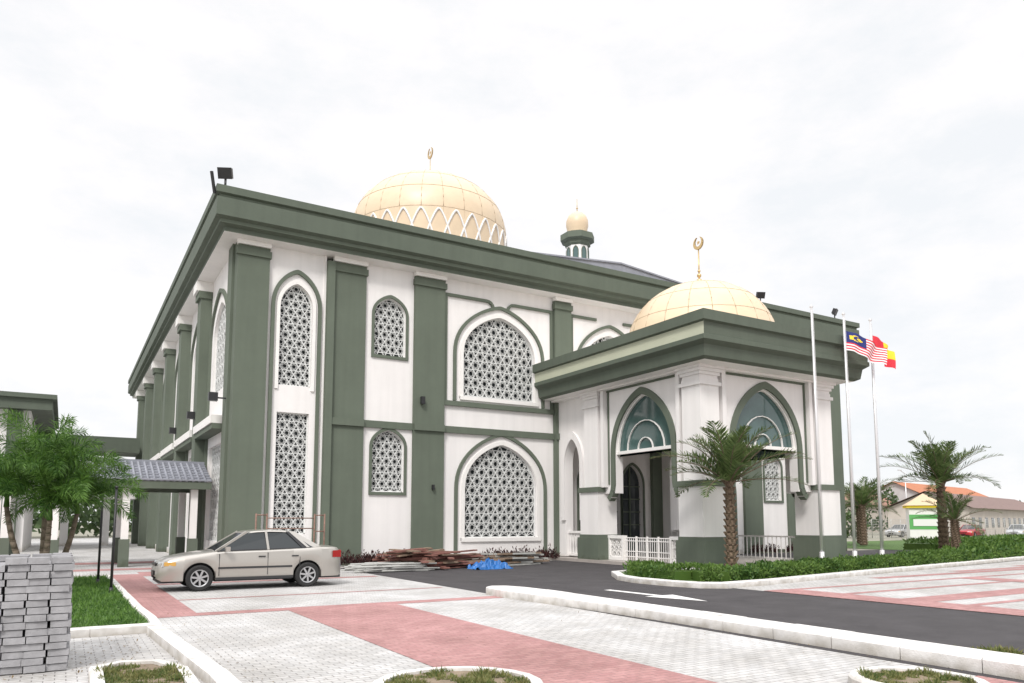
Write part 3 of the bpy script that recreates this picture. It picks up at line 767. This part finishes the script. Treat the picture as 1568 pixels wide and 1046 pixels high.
# clump of plumose (foxtail type) palm: several stems, arching bottle-brush fronds
def foxtail(name,loc,stems,fl):
    e=empty(name,loc);mb=MB();lf=MB()
    for (sx,sy,sh,nf,k_) in stems:
        base=Vector((sx*.18,sy*.18,0));top=Vector((sx,sy,sh));prev=base
        for j in range(1,11):
            t=j/10;q=base.lerp(top,t)+Vector((sx*.12*math.sin(t*3.1),0,0));mb.tube(prev,q,.078-.03*(j-1)/10,.078-.03*j/10,9,0)
            mb.tube(q-Vector((0,0,.012)),q+Vector((0,0,.012)),.085-.03*t,.085-.03*t,9,0);prev=q
        lf.tube(prev,prev+Vector((0,0,.35)),.06,.035,8,0)
        top=prev+Vector((0,0,.25))
        for i in range(nf):
            a=i*2.399+k_;el=R(88-72*(i/nf)**1.0+random.uniform(-8,8))
            L=fl*random.uniform(.8,1.1);h=Vector((math.cos(a),math.sin(a),0));pts=[];p=top+h*.04;ang=el;n=12
            droop=R(random.uniform(75,125))
            for k in range(n+1):
                pts.append(p.copy());p=p+(h*math.cos(ang)+Vector((0,0,math.sin(ang))))*(L/n);ang-=droop/n*(.35+1.3*k/n)
            for k in range(n): lf.tube(pts[k],pts[k+1],.014*(1-k/n)+.004,.014*(1-(k+1)/n)+.004,4,0,False)
            N_=44
            for k in range(4,N_):
                t=k/N_*n;i0=min(n-1,int(t));q=pts[i0].lerp(pts[i0+1],t-i0);dr=(pts[i0+1]-pts[i0]).normalized()
                s1=dr.orthogonal().normalized();s2=dr.cross(s1)
                ll=.36*math.sin(math.pi*min(1,.14+t/n*.82))**.55
                ph=random.random()*6.28
                for j in range(6):
                    b=ph+j*1.047;d=((s1*math.cos(b)+s2*math.sin(b))*.85+dr*.65+rdir()*.15).normalized();l=ll*random.uniform(.75,1.2)
                    w=random.uniform(.016,.026);sd_=d.cross(rdir()).normalized()*w/2
                    m1=q+d*l*.5;tp=m1+(d+Vector((0,0,-.55))).normalized()*l*.5
                    lf.face([q,m1+sd_,tp,m1-sd_],0)
    mb.obj("stems",[BARK],e);lf.obj("fronds",[LEAF],e,recalc=False)
    return e
foxtail("foxtail_palm",(-0.38,20.0,.05),[(0.0,0.0,2.35,17,0.3),(-.75,.25,1.9,15,1.1),(.62,.1,1.75,15,2.0),(.1,-.5,1.6,11,3.3)],1.75)
for nm,xy,h in (("garden_post",(0.95,18.6),2.35),("tree_stake",(0.80,21.5),2.6)):
    lp=empty(nm,(*xy,0));mb=MB();mb.tube((0,0,.0),(0,0,h),.03,.026,8);mb.tube((0,0,0),(0,0,.2),.05,.04,8);mb.tube((0,0,h),(0,0,h+.05),.04,.03,8);mb.obj("post",[BLACK],lp)

# ---------------------------------------------------------------- paver block stack
mb=MB()
for row in range(16):
    z=0.012+row*0.076
    for i in range(15):
        for j in range(7):
            if 1<i<14 and 1<j<6 and row<14: continue
            if row==15 and random.random()<.6: continue
            x=0.12-i*0.208-(row%2)*0.02+random.uniform(-.013,.010);y=9.62+j*0.21+random.uniform(-.03,.015)
            a=random.uniform(-.07,.07)
            mb.obox((x-.1,y+.1,z+.037),Vector((math.cos(a),math.sin(a),0))*.098,Vector((-math.sin(a),math.cos(a),0))*.1,Vector((0,0,.034)))
mb.obj("paving_block_stack",[BRICKG])

# ---------------------------------------------------------------- timber pile etc
mb=MB()
for k in range(90):
    lay=k//12;y=24.2+random.uniform(-.5,.5)
    a=random.uniform(-.25,.25)+(1.45 if random.random()<.2 else .15);L=random.uniform(.8,1.5)*(1-.05*lay)
    cx=9.9+random.random()*3.2*(1-.06*lay);z=.06+lay*.085
    mb.obox((cx,y,z),Vector((math.cos(a),math.sin(a),random.uniform(-.08,.08)))*L,Vector((-math.sin(a),math.cos(a),0))*random.uniform(.05,.14),Vector((0,0,random.uniform(.015,.035))),random.choice((0,0,1)))
mb.obj("timber_pile",[WOOD,WOODB])
mb=MB()
for k in range(34):
    a=random.uniform(-.15,.35);y=22.9+random.random()*1.0;z=.05+(k//10)*.07;cx=8.9+random.random()*.9;L=random.uniform(.7,1.3)
    d=Vector((math.cos(a),math.sin(a),random.uniform(-.03,.03)))*L;c=Vector((cx,y,z));mb.tube(c-d,c+d,.03,.03,7)
mb.obj("pipe_pile",[PIPE])
mb=MB()
for k in range(36):
    a=random.uniform(-.3,.3)+.1;z=.05+(k//6)*.08;c=Vector((14.3+random.random()*1.0,24.0+random.random()*.9,z));L=random.uniform(.6,1.1)
    mb.obox(c,Vector((math.cos(a),math.sin(a),0))*L,Vector((-math.sin(a),math.cos(a),0))*.07,Vector((0,0,.03)),random.choice((0,1)))
mb.obj("formwork_pile",[PIPE,WOODB])
mb=MB();n=26
grid=[[None]*(n+1) for _ in range(n+1)]
for i in range(n+1):
    for j in range(n+1):
        u=i/n*2-1;v=j/n*2-1
        x=12.75+u*.7+.12*noise.noise(Vector((u*3,v*3,1)));y=22.9+v*.45+.12*noise.noise(Vector((u*3,v*3,11)))
        z=max(.015,.22*(1-u*u)**.5*(1-v*v)**.5+.22*noise.noise(Vector((u*3.3,v*3.3,0)))+.10*noise.noise(Vector((u*8,v*8,5))))
        grid[i][j]=(x,y,z)
for i in range(n):
    for j in range(n): mb.face([grid[i][j],grid[i+1][j],grid[i+1][j+1],grid[i][j+1]],0,False)
mb.obj("blue_tarp",[TARP],recalc='weld')
e=empty("metal_gate_frame",(5.45,25.7,0));mb=MB()
for x in (0,.35,1.95,2.3): mb.tube((x,0,0),(x,0,1.9),.028,.028,8)
for z in (.7,1.3,1.85): mb.tube((0,0,z),(.35,0,z),.02,.02,8);mb.tube((1.95,0,z),(2.3,0,z),.02,.02,8)
mb.tube((.35,0,1.75),(1.95,0,1.75),.018,.018,8);mb.tube((.35,0,1.4),(1.95,0,1.4),.018,.018,8)
mb.obj("frame",[RUST],e)

# ---------------------------------------------------------------- car
def sedan(name,loc,yaw,paintcol):
    PAINT=mat(name+"_paint",paintcol,0.28,metal=0.5)
    PAINT.node_tree.nodes["Principled BSDF"].inputs["Coat Weight"].default_value=.6
    CG=mat("car_glass",(.025,.03,.032),.05,spec=.8);TY=mat("tyre",(.018,.018,.018),.8);AL=mat("alloy",(.5,.5,.51),.3,metal=.8)
    PL=mat("car_plastic",(.03,.03,.032),.6);HL=mat("headlamp",(.65,.68,.7),.12,spec=1);TL=mat("tail_lamp",(.35,.015,.015),.2);LB=mat("plate",(.01,.01,.01),.4)
    e=empty(name,loc);e.rotation_euler=(0,0,yaw)
    AR=.355;wc=(.90,3.42)
    def lerp(tab,x):
        if x<=tab[0][0]:return tab[0][1]
        for a,b in zip(tab[:-1],tab[1:]):
            if x<=b[0]:
                t=(x-a[0])/(b[0]-a[0]);return a[1]+(b[1]-a[1])*t
        return tab[-1][1]
    top=[(0,.52),(.03,.60),(.10,.68),(.25,.75),(.5,.805),(.8,.85),(1.15,.895),(1.3,.915),(2.4,.935),(3.4,.965),(3.75,.985),(4.1,.975),(4.22,.95),(4.30,.86),(4.33,.70)]
    hw=[(0,.58),(.03,.66),(.10,.735),(.25,.795),(.5,.83),(.9,.845),(3.5,.845),(3.9,.825),(4.15,.775),(4.27,.70),(4.33,.62)]
    def zb(x):
        b=.24
        if x<.1:b=.24+.06*(1-x/.1)
        for c in wc:
            if abs(x-c)<AR: b=max(b,.30+math.sqrt(AR*AR-(x-c)**2))
        return b
    xs=sorted(set([0,.03,.06,.1,.17,.25,.35,.45]+[wc[0]-AR+.0001,wc[0]-AR-.0001,wc[0]+AR+.0001,wc[0]+AR-.0001,wc[1]-AR-.0001,wc[1]-AR+.0001,wc[1]+AR-.0001,wc[1]+AR+.0001]+[wc[0]+AR*math.sin(R(t)) for t in range(-80,81,10)]+[wc[1]+AR*math.sin(R(t)) for t in range(-80,81,10)]+[1.4,1.7,2.0,2.4,2.8,3.9,4.0,4.1,4.17,4.22,4.26,4.30,4.33]))
    mb=MB();rings=[]
    for x in xs:
        w=lerp(hw,x);zt=lerp(top,x);b=zb(x);sh=zt-.05
        half=[(w*.80,b+.0),(w*.965,b+.004)]
        for f,k in((.25,.99),(.5,1.0),(.75,.995),(1.0,.965)):
            z=b+(sh-b)*f;half.append((w*k,z))
        half+=[(w*.92,zt-.012),(w*.80,zt+.006),(w*.45,zt+.025),(0,zt+.03)]
        rings.append([(x,y,z) for y,z in half]+[(x,-y,z) for y,z in reversed(half[:-1])])
    for a,b in zip(rings[:-1],rings[1:]):
        for k in range(len(a)-1): mb.face([a[k],a[k+1],b[k+1],b[k]],0,True)
    mb.face(rings[0],0);mb.face(rings[-1],0)
    for x0,x1 in ((0.05,wc[0]-AR),(wc[0]+AR,wc[1]-AR),(wc[1]+AR,4.3)): mb.box(x0,x1,-.68,.68,.2,.26,1)
    mb.obj("body",[PAINT,PL],e,recalc='weld',sharp=35)
    g=MB()
    lo=[(1.20,.60,.90),(1.32,.755,.915),(3.55,.745,.965),(3.80,.60,.975)]
    hi=[(1.93,.50,1.355),(2.02,.575,1.36),(3.02,.565,1.365),(3.12,.48,1.36)]
    for s in(-1,1):
        l=[(x,y*s,z) for x,y,z in lo];h=[(x,y*s,z) for x,y,z in hi]
        for k in range(3): g.face([l[k],l[k+1],h[k+1],h[k]],0)
    g.face([(1.20,-.60,.90),(1.20,.60,.90),(1.93,.5,1.355),(1.93,-.5,1.355)]);g.face([(3.80,-.60,.975),(3.80,.60,.975),(3.12,.48,1.36),(3.12,-.48,1.36)])
    g.obj("windows",[CG],e)
    r=MB()
    st=[(1.90,1.352,.50),(2.0,1.378,.575),(2.2,1.40,.59),(2.5,1.412,.592),(2.8,1.405,.588),(3.0,1.388,.575),(3.14,1.358,.49)]
    rr=[]
    for x,z,w in st: rr.append([(x,-w-.012,z-.045),(x,-w*.97,z-.012),(x,-w*.6,z+.008),(x,0,z+.014),(x,w*.6,z+.008),(x,w*.97,z-.012),(x,w+.012,z-.045)])
    for a,b in zip(rr[:-1],rr[1:]):
        for k in range(6): r.face([a[k],a[k+1],b[k+1],b[k]],0,True)
    r.face(rr[0]);r.face(rr[-1])
    for s in(-1,1):
        o=.012*s
        r.beam((1.25,.725*s,.905),(1.97,.555*s,1.365),.05,.06)
        r.beam((2.46,.757*s+o,.93),(2.42,.585*s+o,1.375),.055,.02,0,Vector((0,1,0)))
        r.face([(3.42,.755*s+o,.96),(3.82,.655*s,.975),(3.80,.60*s,.985),(3.14,.49*s,1.37),(2.98,.578*s+o,1.372)])
        r.face([(3.42,.755*s,.96),(3.30,.76*s+o,.955),(2.90,.585*s+o,1.372),(2.98,.578*s+o,1.372)],1)
        r.beam((1.28,.765*s,.915),(3.5,.757*s,.962),.02,.025,1)
        r.obox((1.48,.93*s,.965),Vector((.05,0,0)),Vector((0,.085,0)),Vector((0,0,.055)));r.beam((1.45,.80*s,.92),(1.48,.88*s,.94),.04,.03,1)
        for x,za in ((1.32,.9),(2.44,.915),(3.22,.80)):
            r.box(x-.006,x+.006,min(.70*s,.848*s),max(.70*s,.848*s),.34,za-.05,1)
        r.box(1.30,3.03,min(.8*s,.856*s),max(.8*s,.856*s),.50,.545,1)
        for x in (2.22,3.02): r.box(x,x+.16,min(.8*s,.862*s),max(.8*s,.862*s),.76,.79,1)
        r.box(1.26,3.06,min(.7*s,.852*s),max(.7*s,.852*s),.24,.30,1)
    r.obj("roof_and_trim",[PAINT,PL],e,sharp=35)
    l=MB()
    for s in(-1,1):
        l.obox((.12,.56*s,.635),Vector((.045,.03*s*-1,0)),Vector((0.035*1,.17*s,0)),Vector((.015,0,.055)),0)
        l.obox((.26,.775*s,.64),Vector((.12,.03*s,0)),Vector((0,.012,0)),Vector((0,0,.045)),3)
        l.obox((4.27,.57*s,.80),Vector((.03,0,0)),Vector((0,.15,0)),Vector((0,0,.09)),1)
        l.obox((4.16,.765*s,.80),Vector((.10,-.04*s,0)),Vector((0,.012,0)),Vector((0,0,.085)),1)
    l.box(-.01,.06,-.36,.36,.585,.645,2);l.box(-.035,.02,-.24,.24,.36,.47,2);l.box(4.32,4.345,-.26,.26,.62,.74,2)
    l.box(.0,.05,-.5,.5,.29,.34,2)
    l.obj("lamps_and_plates",[HL,TL,LB,mat("indicator",(.6,.35,.1),.2)],e)
    for n_,(x,s) in enumerate([(x,s) for x in wc for s in(-1,1)]):
        w=MB();y=.755*s
        prof=[(.0,.19),(-.095,.20),(-.105,.27),(-.085,.30),(.085,.30),(.105,.27),(.095,.20)]
        n=32
        for (o0,r0),(o1,r1) in zip(prof[1:-1],prof[2:]):
            for k in range(n):
                a=2*math.pi*k/n;b=2*math.pi*(k+1)/n
                w.face([(x+r0*math.cos(a),y+o0,.30+r0*math.sin(a)),(x+r0*math.cos(b),y+o0,.30+r0*math.sin(b)),(x+r1*math.cos(b),y+o1,.30+r1*math.sin(b)),(x+r1*math.cos(a),y+o1,.30+r1*math.sin(a))],0,True)
        yo=y+.085*s
        w.tube((x,y+.02*s,.30),(x,y+.03*s,.30),.2,.2,24,0)
        for k in range(n):
            a=2*math.pi*k/n;b=2*math.pi*(k+1)/n
            w.face([(x+.205*math.cos(a),yo+.008*s,.3+.205*math.sin(a)),(x+.205*math.cos(b),yo+.008*s,.3+.205*math.sin(b)),(x+.175*math.cos(b),yo-.005*s,.3+.175*math.sin(b)),(x+.175*math.cos(a),yo-.005*s,.3+.175*math.sin(a))],1,True)
        for k in range(7):
            a=2*math.pi*k/7+.3
            c=Vector((x+.11*math.cos(a),yo-.012*s,.3+.11*math.sin(a)));w.obox(c,Vector((math.cos(a),0,math.sin(a)))*.085,Vector((-math.sin(a),0,math.cos(a)))*.022,Vector((0,.012,0)),1)
        w.tube((x,yo-.02*s,.3),(x,yo+.005*s,.3),.045,.035,12,1)
        w.obj("wheel_%d"%(n_+1),[TY,AL],e)
    ww=MB()
    for x in wc: ww.box(x-.33,x+.33,-.55,.55,.28,.66)
    ww.obj("wheel_wells",[PL],e)
    return e
sedan("parked_car",(1.88,19.72,0.008),0,(.44,.415,.38))
sedan("parked_car",(80,43,0),R(10),(.45,.03,.04))
sedan("parked_car",(86,41,0),R(15),(.55,.56,.58))
sedan("parked_car",(77,49,0),R(5),(.5,.5,.5))

# ---------------------------------------------------------------- flagpoles + flags
FRD=mat("flag_red",(.62,.03,.05),.8);FWH=mat("flag_white",(.8,.78,.78),.8);FBL=mat("flag_blue",(.02,.03,.16),.8);FYE=mat("flag_yellow",(.85,.62,.04),.8)
def flag(e,z,L,H,ncol,nrow,mf,dr,droop):
    mb=MB();g=[]
    for i in range(ncol+1):
        row=[];t=i/ncol
        for j in range(nrow+1):
            s=j/nrow
            off=.11*math.sin(t*9+s*1.5)*t**.5+.06*math.sin(t*17+2*s)
            p=Vector((0,0,z))+Vector((dr[0],dr[1],0))*L*t*(1-.06*s)+Vector((-dr[1],dr[0],0))*off+Vector((0,0,-droop*t**1.2*L-H*s*(1-.12*t)+.05*math.sin(t*8)*t))
            row.append(p)
        g.append(row)
    for i in range(ncol):
        for j in range(nrow): mb.face([g[i][j],g[i+1][j],g[i+1][j+1],g[i][j+1]],mf(i,j),True)
    mb.obj("flag",[FRD,FWH,FBL,FYE],e,recalc='weld')
def mala(i,j):
    if i<14 and j<16:
        if (i-7)**2+(j-7.5)**2<16 and (i-8.3)**2+(j-7.5)**2>10: return 3
        if (i-9.5)**2+(j-7.5)**2<3:return 3
        return 2
    return 0 if (j//2)%2==0 else 1
def sel(i,j): return (0 if (i<8)==(j<8) else 3)
for k,(x,y) in enumerate(((22.4,16.8),(24.2,16.8),(25.8,16.8))):
    e=empty("flagpole",(x,y,.1));mb=MB();mb.tube((0,0,0),(0,0,9.1),.055,.035,10);mb.tube((0,0,0),(0,0,.5),.09,.08,10);mb.revolve((0,0),[(.01,9.05),(.07,9.12),(.01,9.2)],10)
    mb.tube((.06,-.05,.4),(.045,-.03,9.0),.006,.006,4);mb.obj("pole",[STEEL],e)
    if k==1: flag(e,8.55,1.85,.75,28,28,mala,(.9,-.3),.36)
    if k==2: flag(e,8.62,1.15,.8,16,16,sel,(.92,-.2),.60)

# ---------------------------------------------------------------- covered walkway (left)
cw=empty("covered_walkway",(0,32,0));mb=MB()
def addw(mb,name,mats,e,**k):
    o=mb.obj(name,mats,e,**k);o.location=-e.location;return o
xa,xb=-0.6,4.75;ya,yb,yr=30.3,34.5,32.4
for (y0_,z0_,y1_,z1_) in ((ya,3.15,yr,3.95),(yb,3.15,yr,3.95)):
    mb.face([(xa,y0_,z0_),(xb,y0_,z0_),(xb,y1_,z1_),(xa+1.6,y1_,z1_)],0)
    n=24
    for k in range(n):
        x=xa+.1+(xb-xa-.1)*k/n;f=min(1,(x-xa)/1.6);mb.tube((x,y0_,z0_+.01),(x,y0_+(y1_-y0_)*f,z0_+(z1_-z0_)*f+.01),.055,.055,6,0)
    for k in range(7):
        t=k/7;yy=y0_+(y1_-y0_)*t;zz=z0_+(z1_-z0_)*t;mb.beam((xa+1.6*t,yy,zz+.03),(xb,yy,zz+.03),.05,.05,0)
mb.face([(xa,ya,3.15),(xa,yb,3.15),(xa+1.6,yr,3.95)],0)
mb.beam((xa+1.5,yr,3.98),(xb,yr,3.98),.2,.12,0)
addw(mb,"tiled_roof",[ROOFT],cw,recalc=False)
mb=MB()
for y in (ya+.1,yb-.1): mb.box(xa+.1,xb,y-.08,y+.08,2.85,3.12)
mb.box(xa+.05,xa+.2,ya+.15,yb-.15,2.85,3.11)
for x in (-.3,1.9,4.2):
    for y in (ya+.4,yb-.4):
        mb.box(x-.17,x+.17,y-.17,y+.17,0,1.0);mb.box(x-.12,x+.12,y-.12,y+.12,1.0,2.85,1)
addw(mb,"columns_and_beams",[GREEN,WHITE2],cw)
cw=empty("covered_walkway",(-10,36,0));mb=MB()
mb.face([(-40,35.4,3.1),(-1.5,35.4,3.1),(-1.5,37.4,3.8),(-40,37.4,3.8)],0);mb.face([(-40,39.4,3.1),(-1.5,39.4,3.1),(-1.5,37.4,3.8),(-40,37.4,3.8)],0)
mb.box(-40,-1.6,35.45,35.6,2.8,3.08,1);mb.box(-40,-1.6,39.2,39.3,2.8,3.08,1)
for k in range(12):
    x=-2-k*3.0
    for y in (35.7,39.0): mb.box(x-.18,x+.18,y-.18,y+.18,0,1,1);mb.box(x-.13,x+.13,y-.13,y+.13,1,2.8,2)
addw(mb,"walkway",[ROOFT,GREEN,WHITE2],cw,recalc=False)
an=empty("annex_building",(-15,48,0));mb=MB()
mb.box(-40,-1.9,48.8,62,0,7.8,1);mb.box(-41,-.9,48,63,7.75,8.55,0);mb.box(-41.2,-.7,47.8,63.2,8.35,8.6,0)
for k in range(10):
    x=-2.6-k*4;mb.box(x-.35,x+.35,48.5,48.79,0,7.7,0);
    mb.box(x-2.9,x-1.1,48.74,48.79,1,3.2,2);mb.box(x-2.9,x-1.1,48.74,48.79,4.6,6.6,2)
addw(mb,"annex",[GREEND,WHITE,GLASS],an)
lk=empty("link_corridor",(2,64,0));mb=MB()
mb.box(-3,4.4,60,64,6.6,7.5,0);mb.box(-3,4.4,60.3,63.7,7.5,7.7,0)
for x in (-2.5,0,2.5): mb.box(x-.25,x+.25,60.3,60.8,0,6.6,1)
mb.box(-3,4.4,60.1,63.8,3.3,3.7,1)
addw(mb,"corridor",[GREEND,WHITE],lk)

# ---------------------------------------------------------------- far right background
def house(name,x,y,w,d,h,rh,wallc,roofc,yaw=0.3):
    e=empty(name,(x,y,0));e.rotation_euler=(0,0,yaw);mb=MB()
    mb.box(-w/2,w/2,-d/2,d/2,0,h,0)
    o=.6
    mb.face([(-w/2-o,-d/2-o,h-.1),(w/2+o,-d/2-o,h-.1),(w/2+o,0,h+rh),(-w/2-o,0,h+rh)],1)
    mb.face([(-w/2-o,d/2+o,h-.1),(w/2+o,d/2+o,h-.1),(w/2+o,0,h+rh),(-w/2-o,0,h+rh)],1)
    for s in(-1,1): mb.face([(s*w/2,-d/2,h),(s*w/2,d/2,h),(s*w/2,0,h+rh-.1)],0)
    n=int(w/3)
    for k in range(n):
        u=-w/2+1.5+k*3;mb.box(u-.6,u+.6,-d/2-.04,-d/2,1,2.2,2)
    mb.obj("house_body",[mat(name+"_wall",wallc,.8,.08,1),mat(name+"_roof",roofc,.8,.15,2),GLASS],e,recalc=False)
house("terrace_house",112,58,46,9,3.4,2.0,(.55,.5,.45),(.20,.135,.12),.25)
house("terrace_house",150,86,40,10,6.5,2.6,(.5,.5,.5),(.42,.16,.08),.2)
house("terrace_house",118,82,22,10,4.5,2.2,(.5,.45,.4),(.30,.16,.12),.2)
house("terrace_house",88,74,14,8,3.2,1.6,(.6,.6,.58),(.14,.2,.28),.2)
ki=empty("guard_kiosk",(66,38.8,0));mb=MB()
mb.box(-1.3,1.3,-1.1,1.1,0,2.9,0);mb.box(-1.31,1.31,-1.12,-1.1,1.0,2.3,1);mb.box(-1.5,1.5,-1.3,1.3,2.9,3.1,2)
for k in range(4):
    a=[(-1.6,-1.4),(1.6,-1.4),(1.6,1.4),(-1.6,1.4)];mb.face([(*a[k],3.1),(*a[(k+1)%4],3.1),(0,0,4.2)],3)
mb.box(-1.0,1.0,-1.16,-1.12,1.3,1.9,4)
ki.rotation_euler=(0,0,-.9);mb.obj("kiosk",[WHITE2,mat("kiosk_green",(.12,.4,.12),.6),FYE,mat("kiosk_roof",(.6,.45,.3),.7),FWH],ki)
fe=empty("boundary_fence",(0,0,0));mb=MB()
a=Vector((62,52,0));b=Vector((110,30,0));n=50
for k in range(n+1):
    p=a.lerp(b,k/n);mb.tube(p,p+Vector((0,0,2.0)),.04,.04,5)
    if k<n:
        q=a.lerp(b,(k+1)/n)
        for j in range(8): mb.beam(p+Vector((0,0,.1+j*.26)),q+Vector((0,0,.1+j*.26)),.02,.02)
        for j in range(1,6): r_=p.lerp(q,j/6);mb.beam(r_,r_+Vector((0,0,1.95)),.015,.015)
mb.obj("fence",[PIPE],fe)
mb=MB()
def clump(mb,c,r,h,n,l):
    for k in range(n):
        v=rdir();p=Vector((c[0]+v.x*r,c[1]+v.y*r,h*.55+v.z*h*.45));p+=rdir()*r*.12
        leafquad(mb,p,rdir(),rdir(),l*random.uniform(.6,1.3),l*.6)
for k in range(60):
    t=k/59;x=60+t*160;y=150-t*60+random.uniform(-8,8);clump(mb,(x,y),random.uniform(3,5),random.uniform(4,7.5),260,1.0)
for k in range(40):
    x=-70+k*2.4;y=95+random.uniform(-8,8);clump(mb,(x,y),random.uniform(3,4.5),random.uniform(4,7),220,1.0)
for x,y,h in ((74,66,6),(80,70,5),(60,60,5),(57,58,4),(96,63,7),(70,50,3)): clump(mb,(x,y),2.4,h,500,.6)
mb.obj("distant_trees",[FLEAF],recalc=False)
for x,y in ((108,66),):
    e=empty("street_lamp",(x,y,0));mb=MB();mb.tube((0,0,0),(0,0,9),.1,.06,8);mb.beam((0,0,8.9),(-1.8,-.4,9.3),.08,.08);mb.box(-2.4,-1.7,-.6,-.3,9.25,9.4);mb.obj("lamp",[STEEL],e)

# ================================================================ WORLD, SUN, CAMERA
w=bpy.data.worlds.new("World");sc.world=w;w.use_nodes=True;nt=w.node_tree;nt.nodes.clear()
out=nt.nodes.new("ShaderNodeOutputWorld")
sky=nt.nodes.new("ShaderNodeTexSky");sky.sky_type='NISHITA';sky.sun_disc=False;sky.sun_elevation=R(45)
sd=Vector((-0.55,-0.60,0));sky.sun_rotation=math.atan2(sd.x,sd.y)
b1=nt.nodes.new("ShaderNodeBackground");b1.inputs[1].default_value=.12;nt.links.new(sky.outputs[0],b1.inputs[0])
tc_=nt.nodes.new("ShaderNodeTexCoord")
mp=nt.nodes.new("ShaderNodeMapping");mp.inputs["Scale"].default_value=(1,1,2.2);nt.links.new(tc_.outputs["Generated"],mp.inputs[0])
nz=nt.nodes.new("ShaderNodeTexNoise");nz.inputs["Scale"].default_value=3.4;nz.inputs["Detail"].default_value=9;nz.inputs["Roughness"].default_value=.62;nt.links.new(mp.outputs[0],nz.inputs["Vector"])
rp_=nt.nodes.new("ShaderNodeValToRGB");rp_.color_ramp.elements[0].position=.38;rp_.color_ramp.elements[1].position=.54
rp_.color_ramp.elements[0].color=(.89,.91,.935,1);rp_.color_ramp.elements[1].color=(1.0,.985,.99,1)
nt.links.new(nz.outputs["Fac"],rp_.inputs[0])
sp=nt.nodes.new("ShaderNodeSeparateXYZ");nt.links.new(tc_.outputs["Generated"],sp.inputs[0])
mr=nt.nodes.new("ShaderNodeMapRange");mr.inputs["From Min"].default_value=.0;mr.inputs["From Max"].default_value=1.0;mr.inputs["To Min"].default_value=1.0;mr.inputs["To Max"].default_value=1.0
mr.inputs["From Min"].default_value=.60;mr.inputs["To Min"].default_value=1.06;mr.inputs["To Max"].default_value=2.7
nt.links.new(sp.outputs["Z"],mr.inputs["Value"])
b2=nt.nodes.new("ShaderNodeBackground");nt.links.new(rp_.outputs[0],b2.inputs[0]);nt.links.new(mr.outputs[0],b2.inputs[1])
ms=nt.nodes.new("ShaderNodeMixShader");ms.inputs[0].default_value=.95
nt.links.new(b1.outputs[0],ms.inputs[1]);nt.links.new(b2.outputs[0],ms.inputs[2]);nt.links.new(ms.outputs[0],out.inputs[0])
sl=bpy.data.lights.new("sun",'SUN');sl.energy=2.5;sl.angle=R(14);sl.color=(1,.965,.92)
so=bpy.data.objects.new("sun",sl);sc.collection.objects.link(so)
dirv=-Vector((-0.55*.87,-0.60*.87,.707));so.rotation_euler=dirv.to_track_quat('-Z','Y').to_euler();so.location=(-20,-20,40)

cam=bpy.data.cameras.new("camera");cam.sensor_width=36;cam.lens=1144/1568*36;cam.shift_y=157/1568;cam.clip_end=3000;cam.clip_start=.05
if ZOOM:
    u_,v_,k_=ZOOM;cam.lens*=k_;cam.shift_x=k_*(u_-784)/1568;cam.shift_y=k_*(680-v_)/1568
co=bpy.data.objects.new("camera",cam);sc.collection.objects.link(co);co.location=(0,0,1.6)
p=R(6);fw=Vector((.512*math.cos(p),.859*math.cos(p),math.sin(p)));co.rotation_euler=fw.to_track_quat('-Z','Y').to_euler()
sc.camera=co
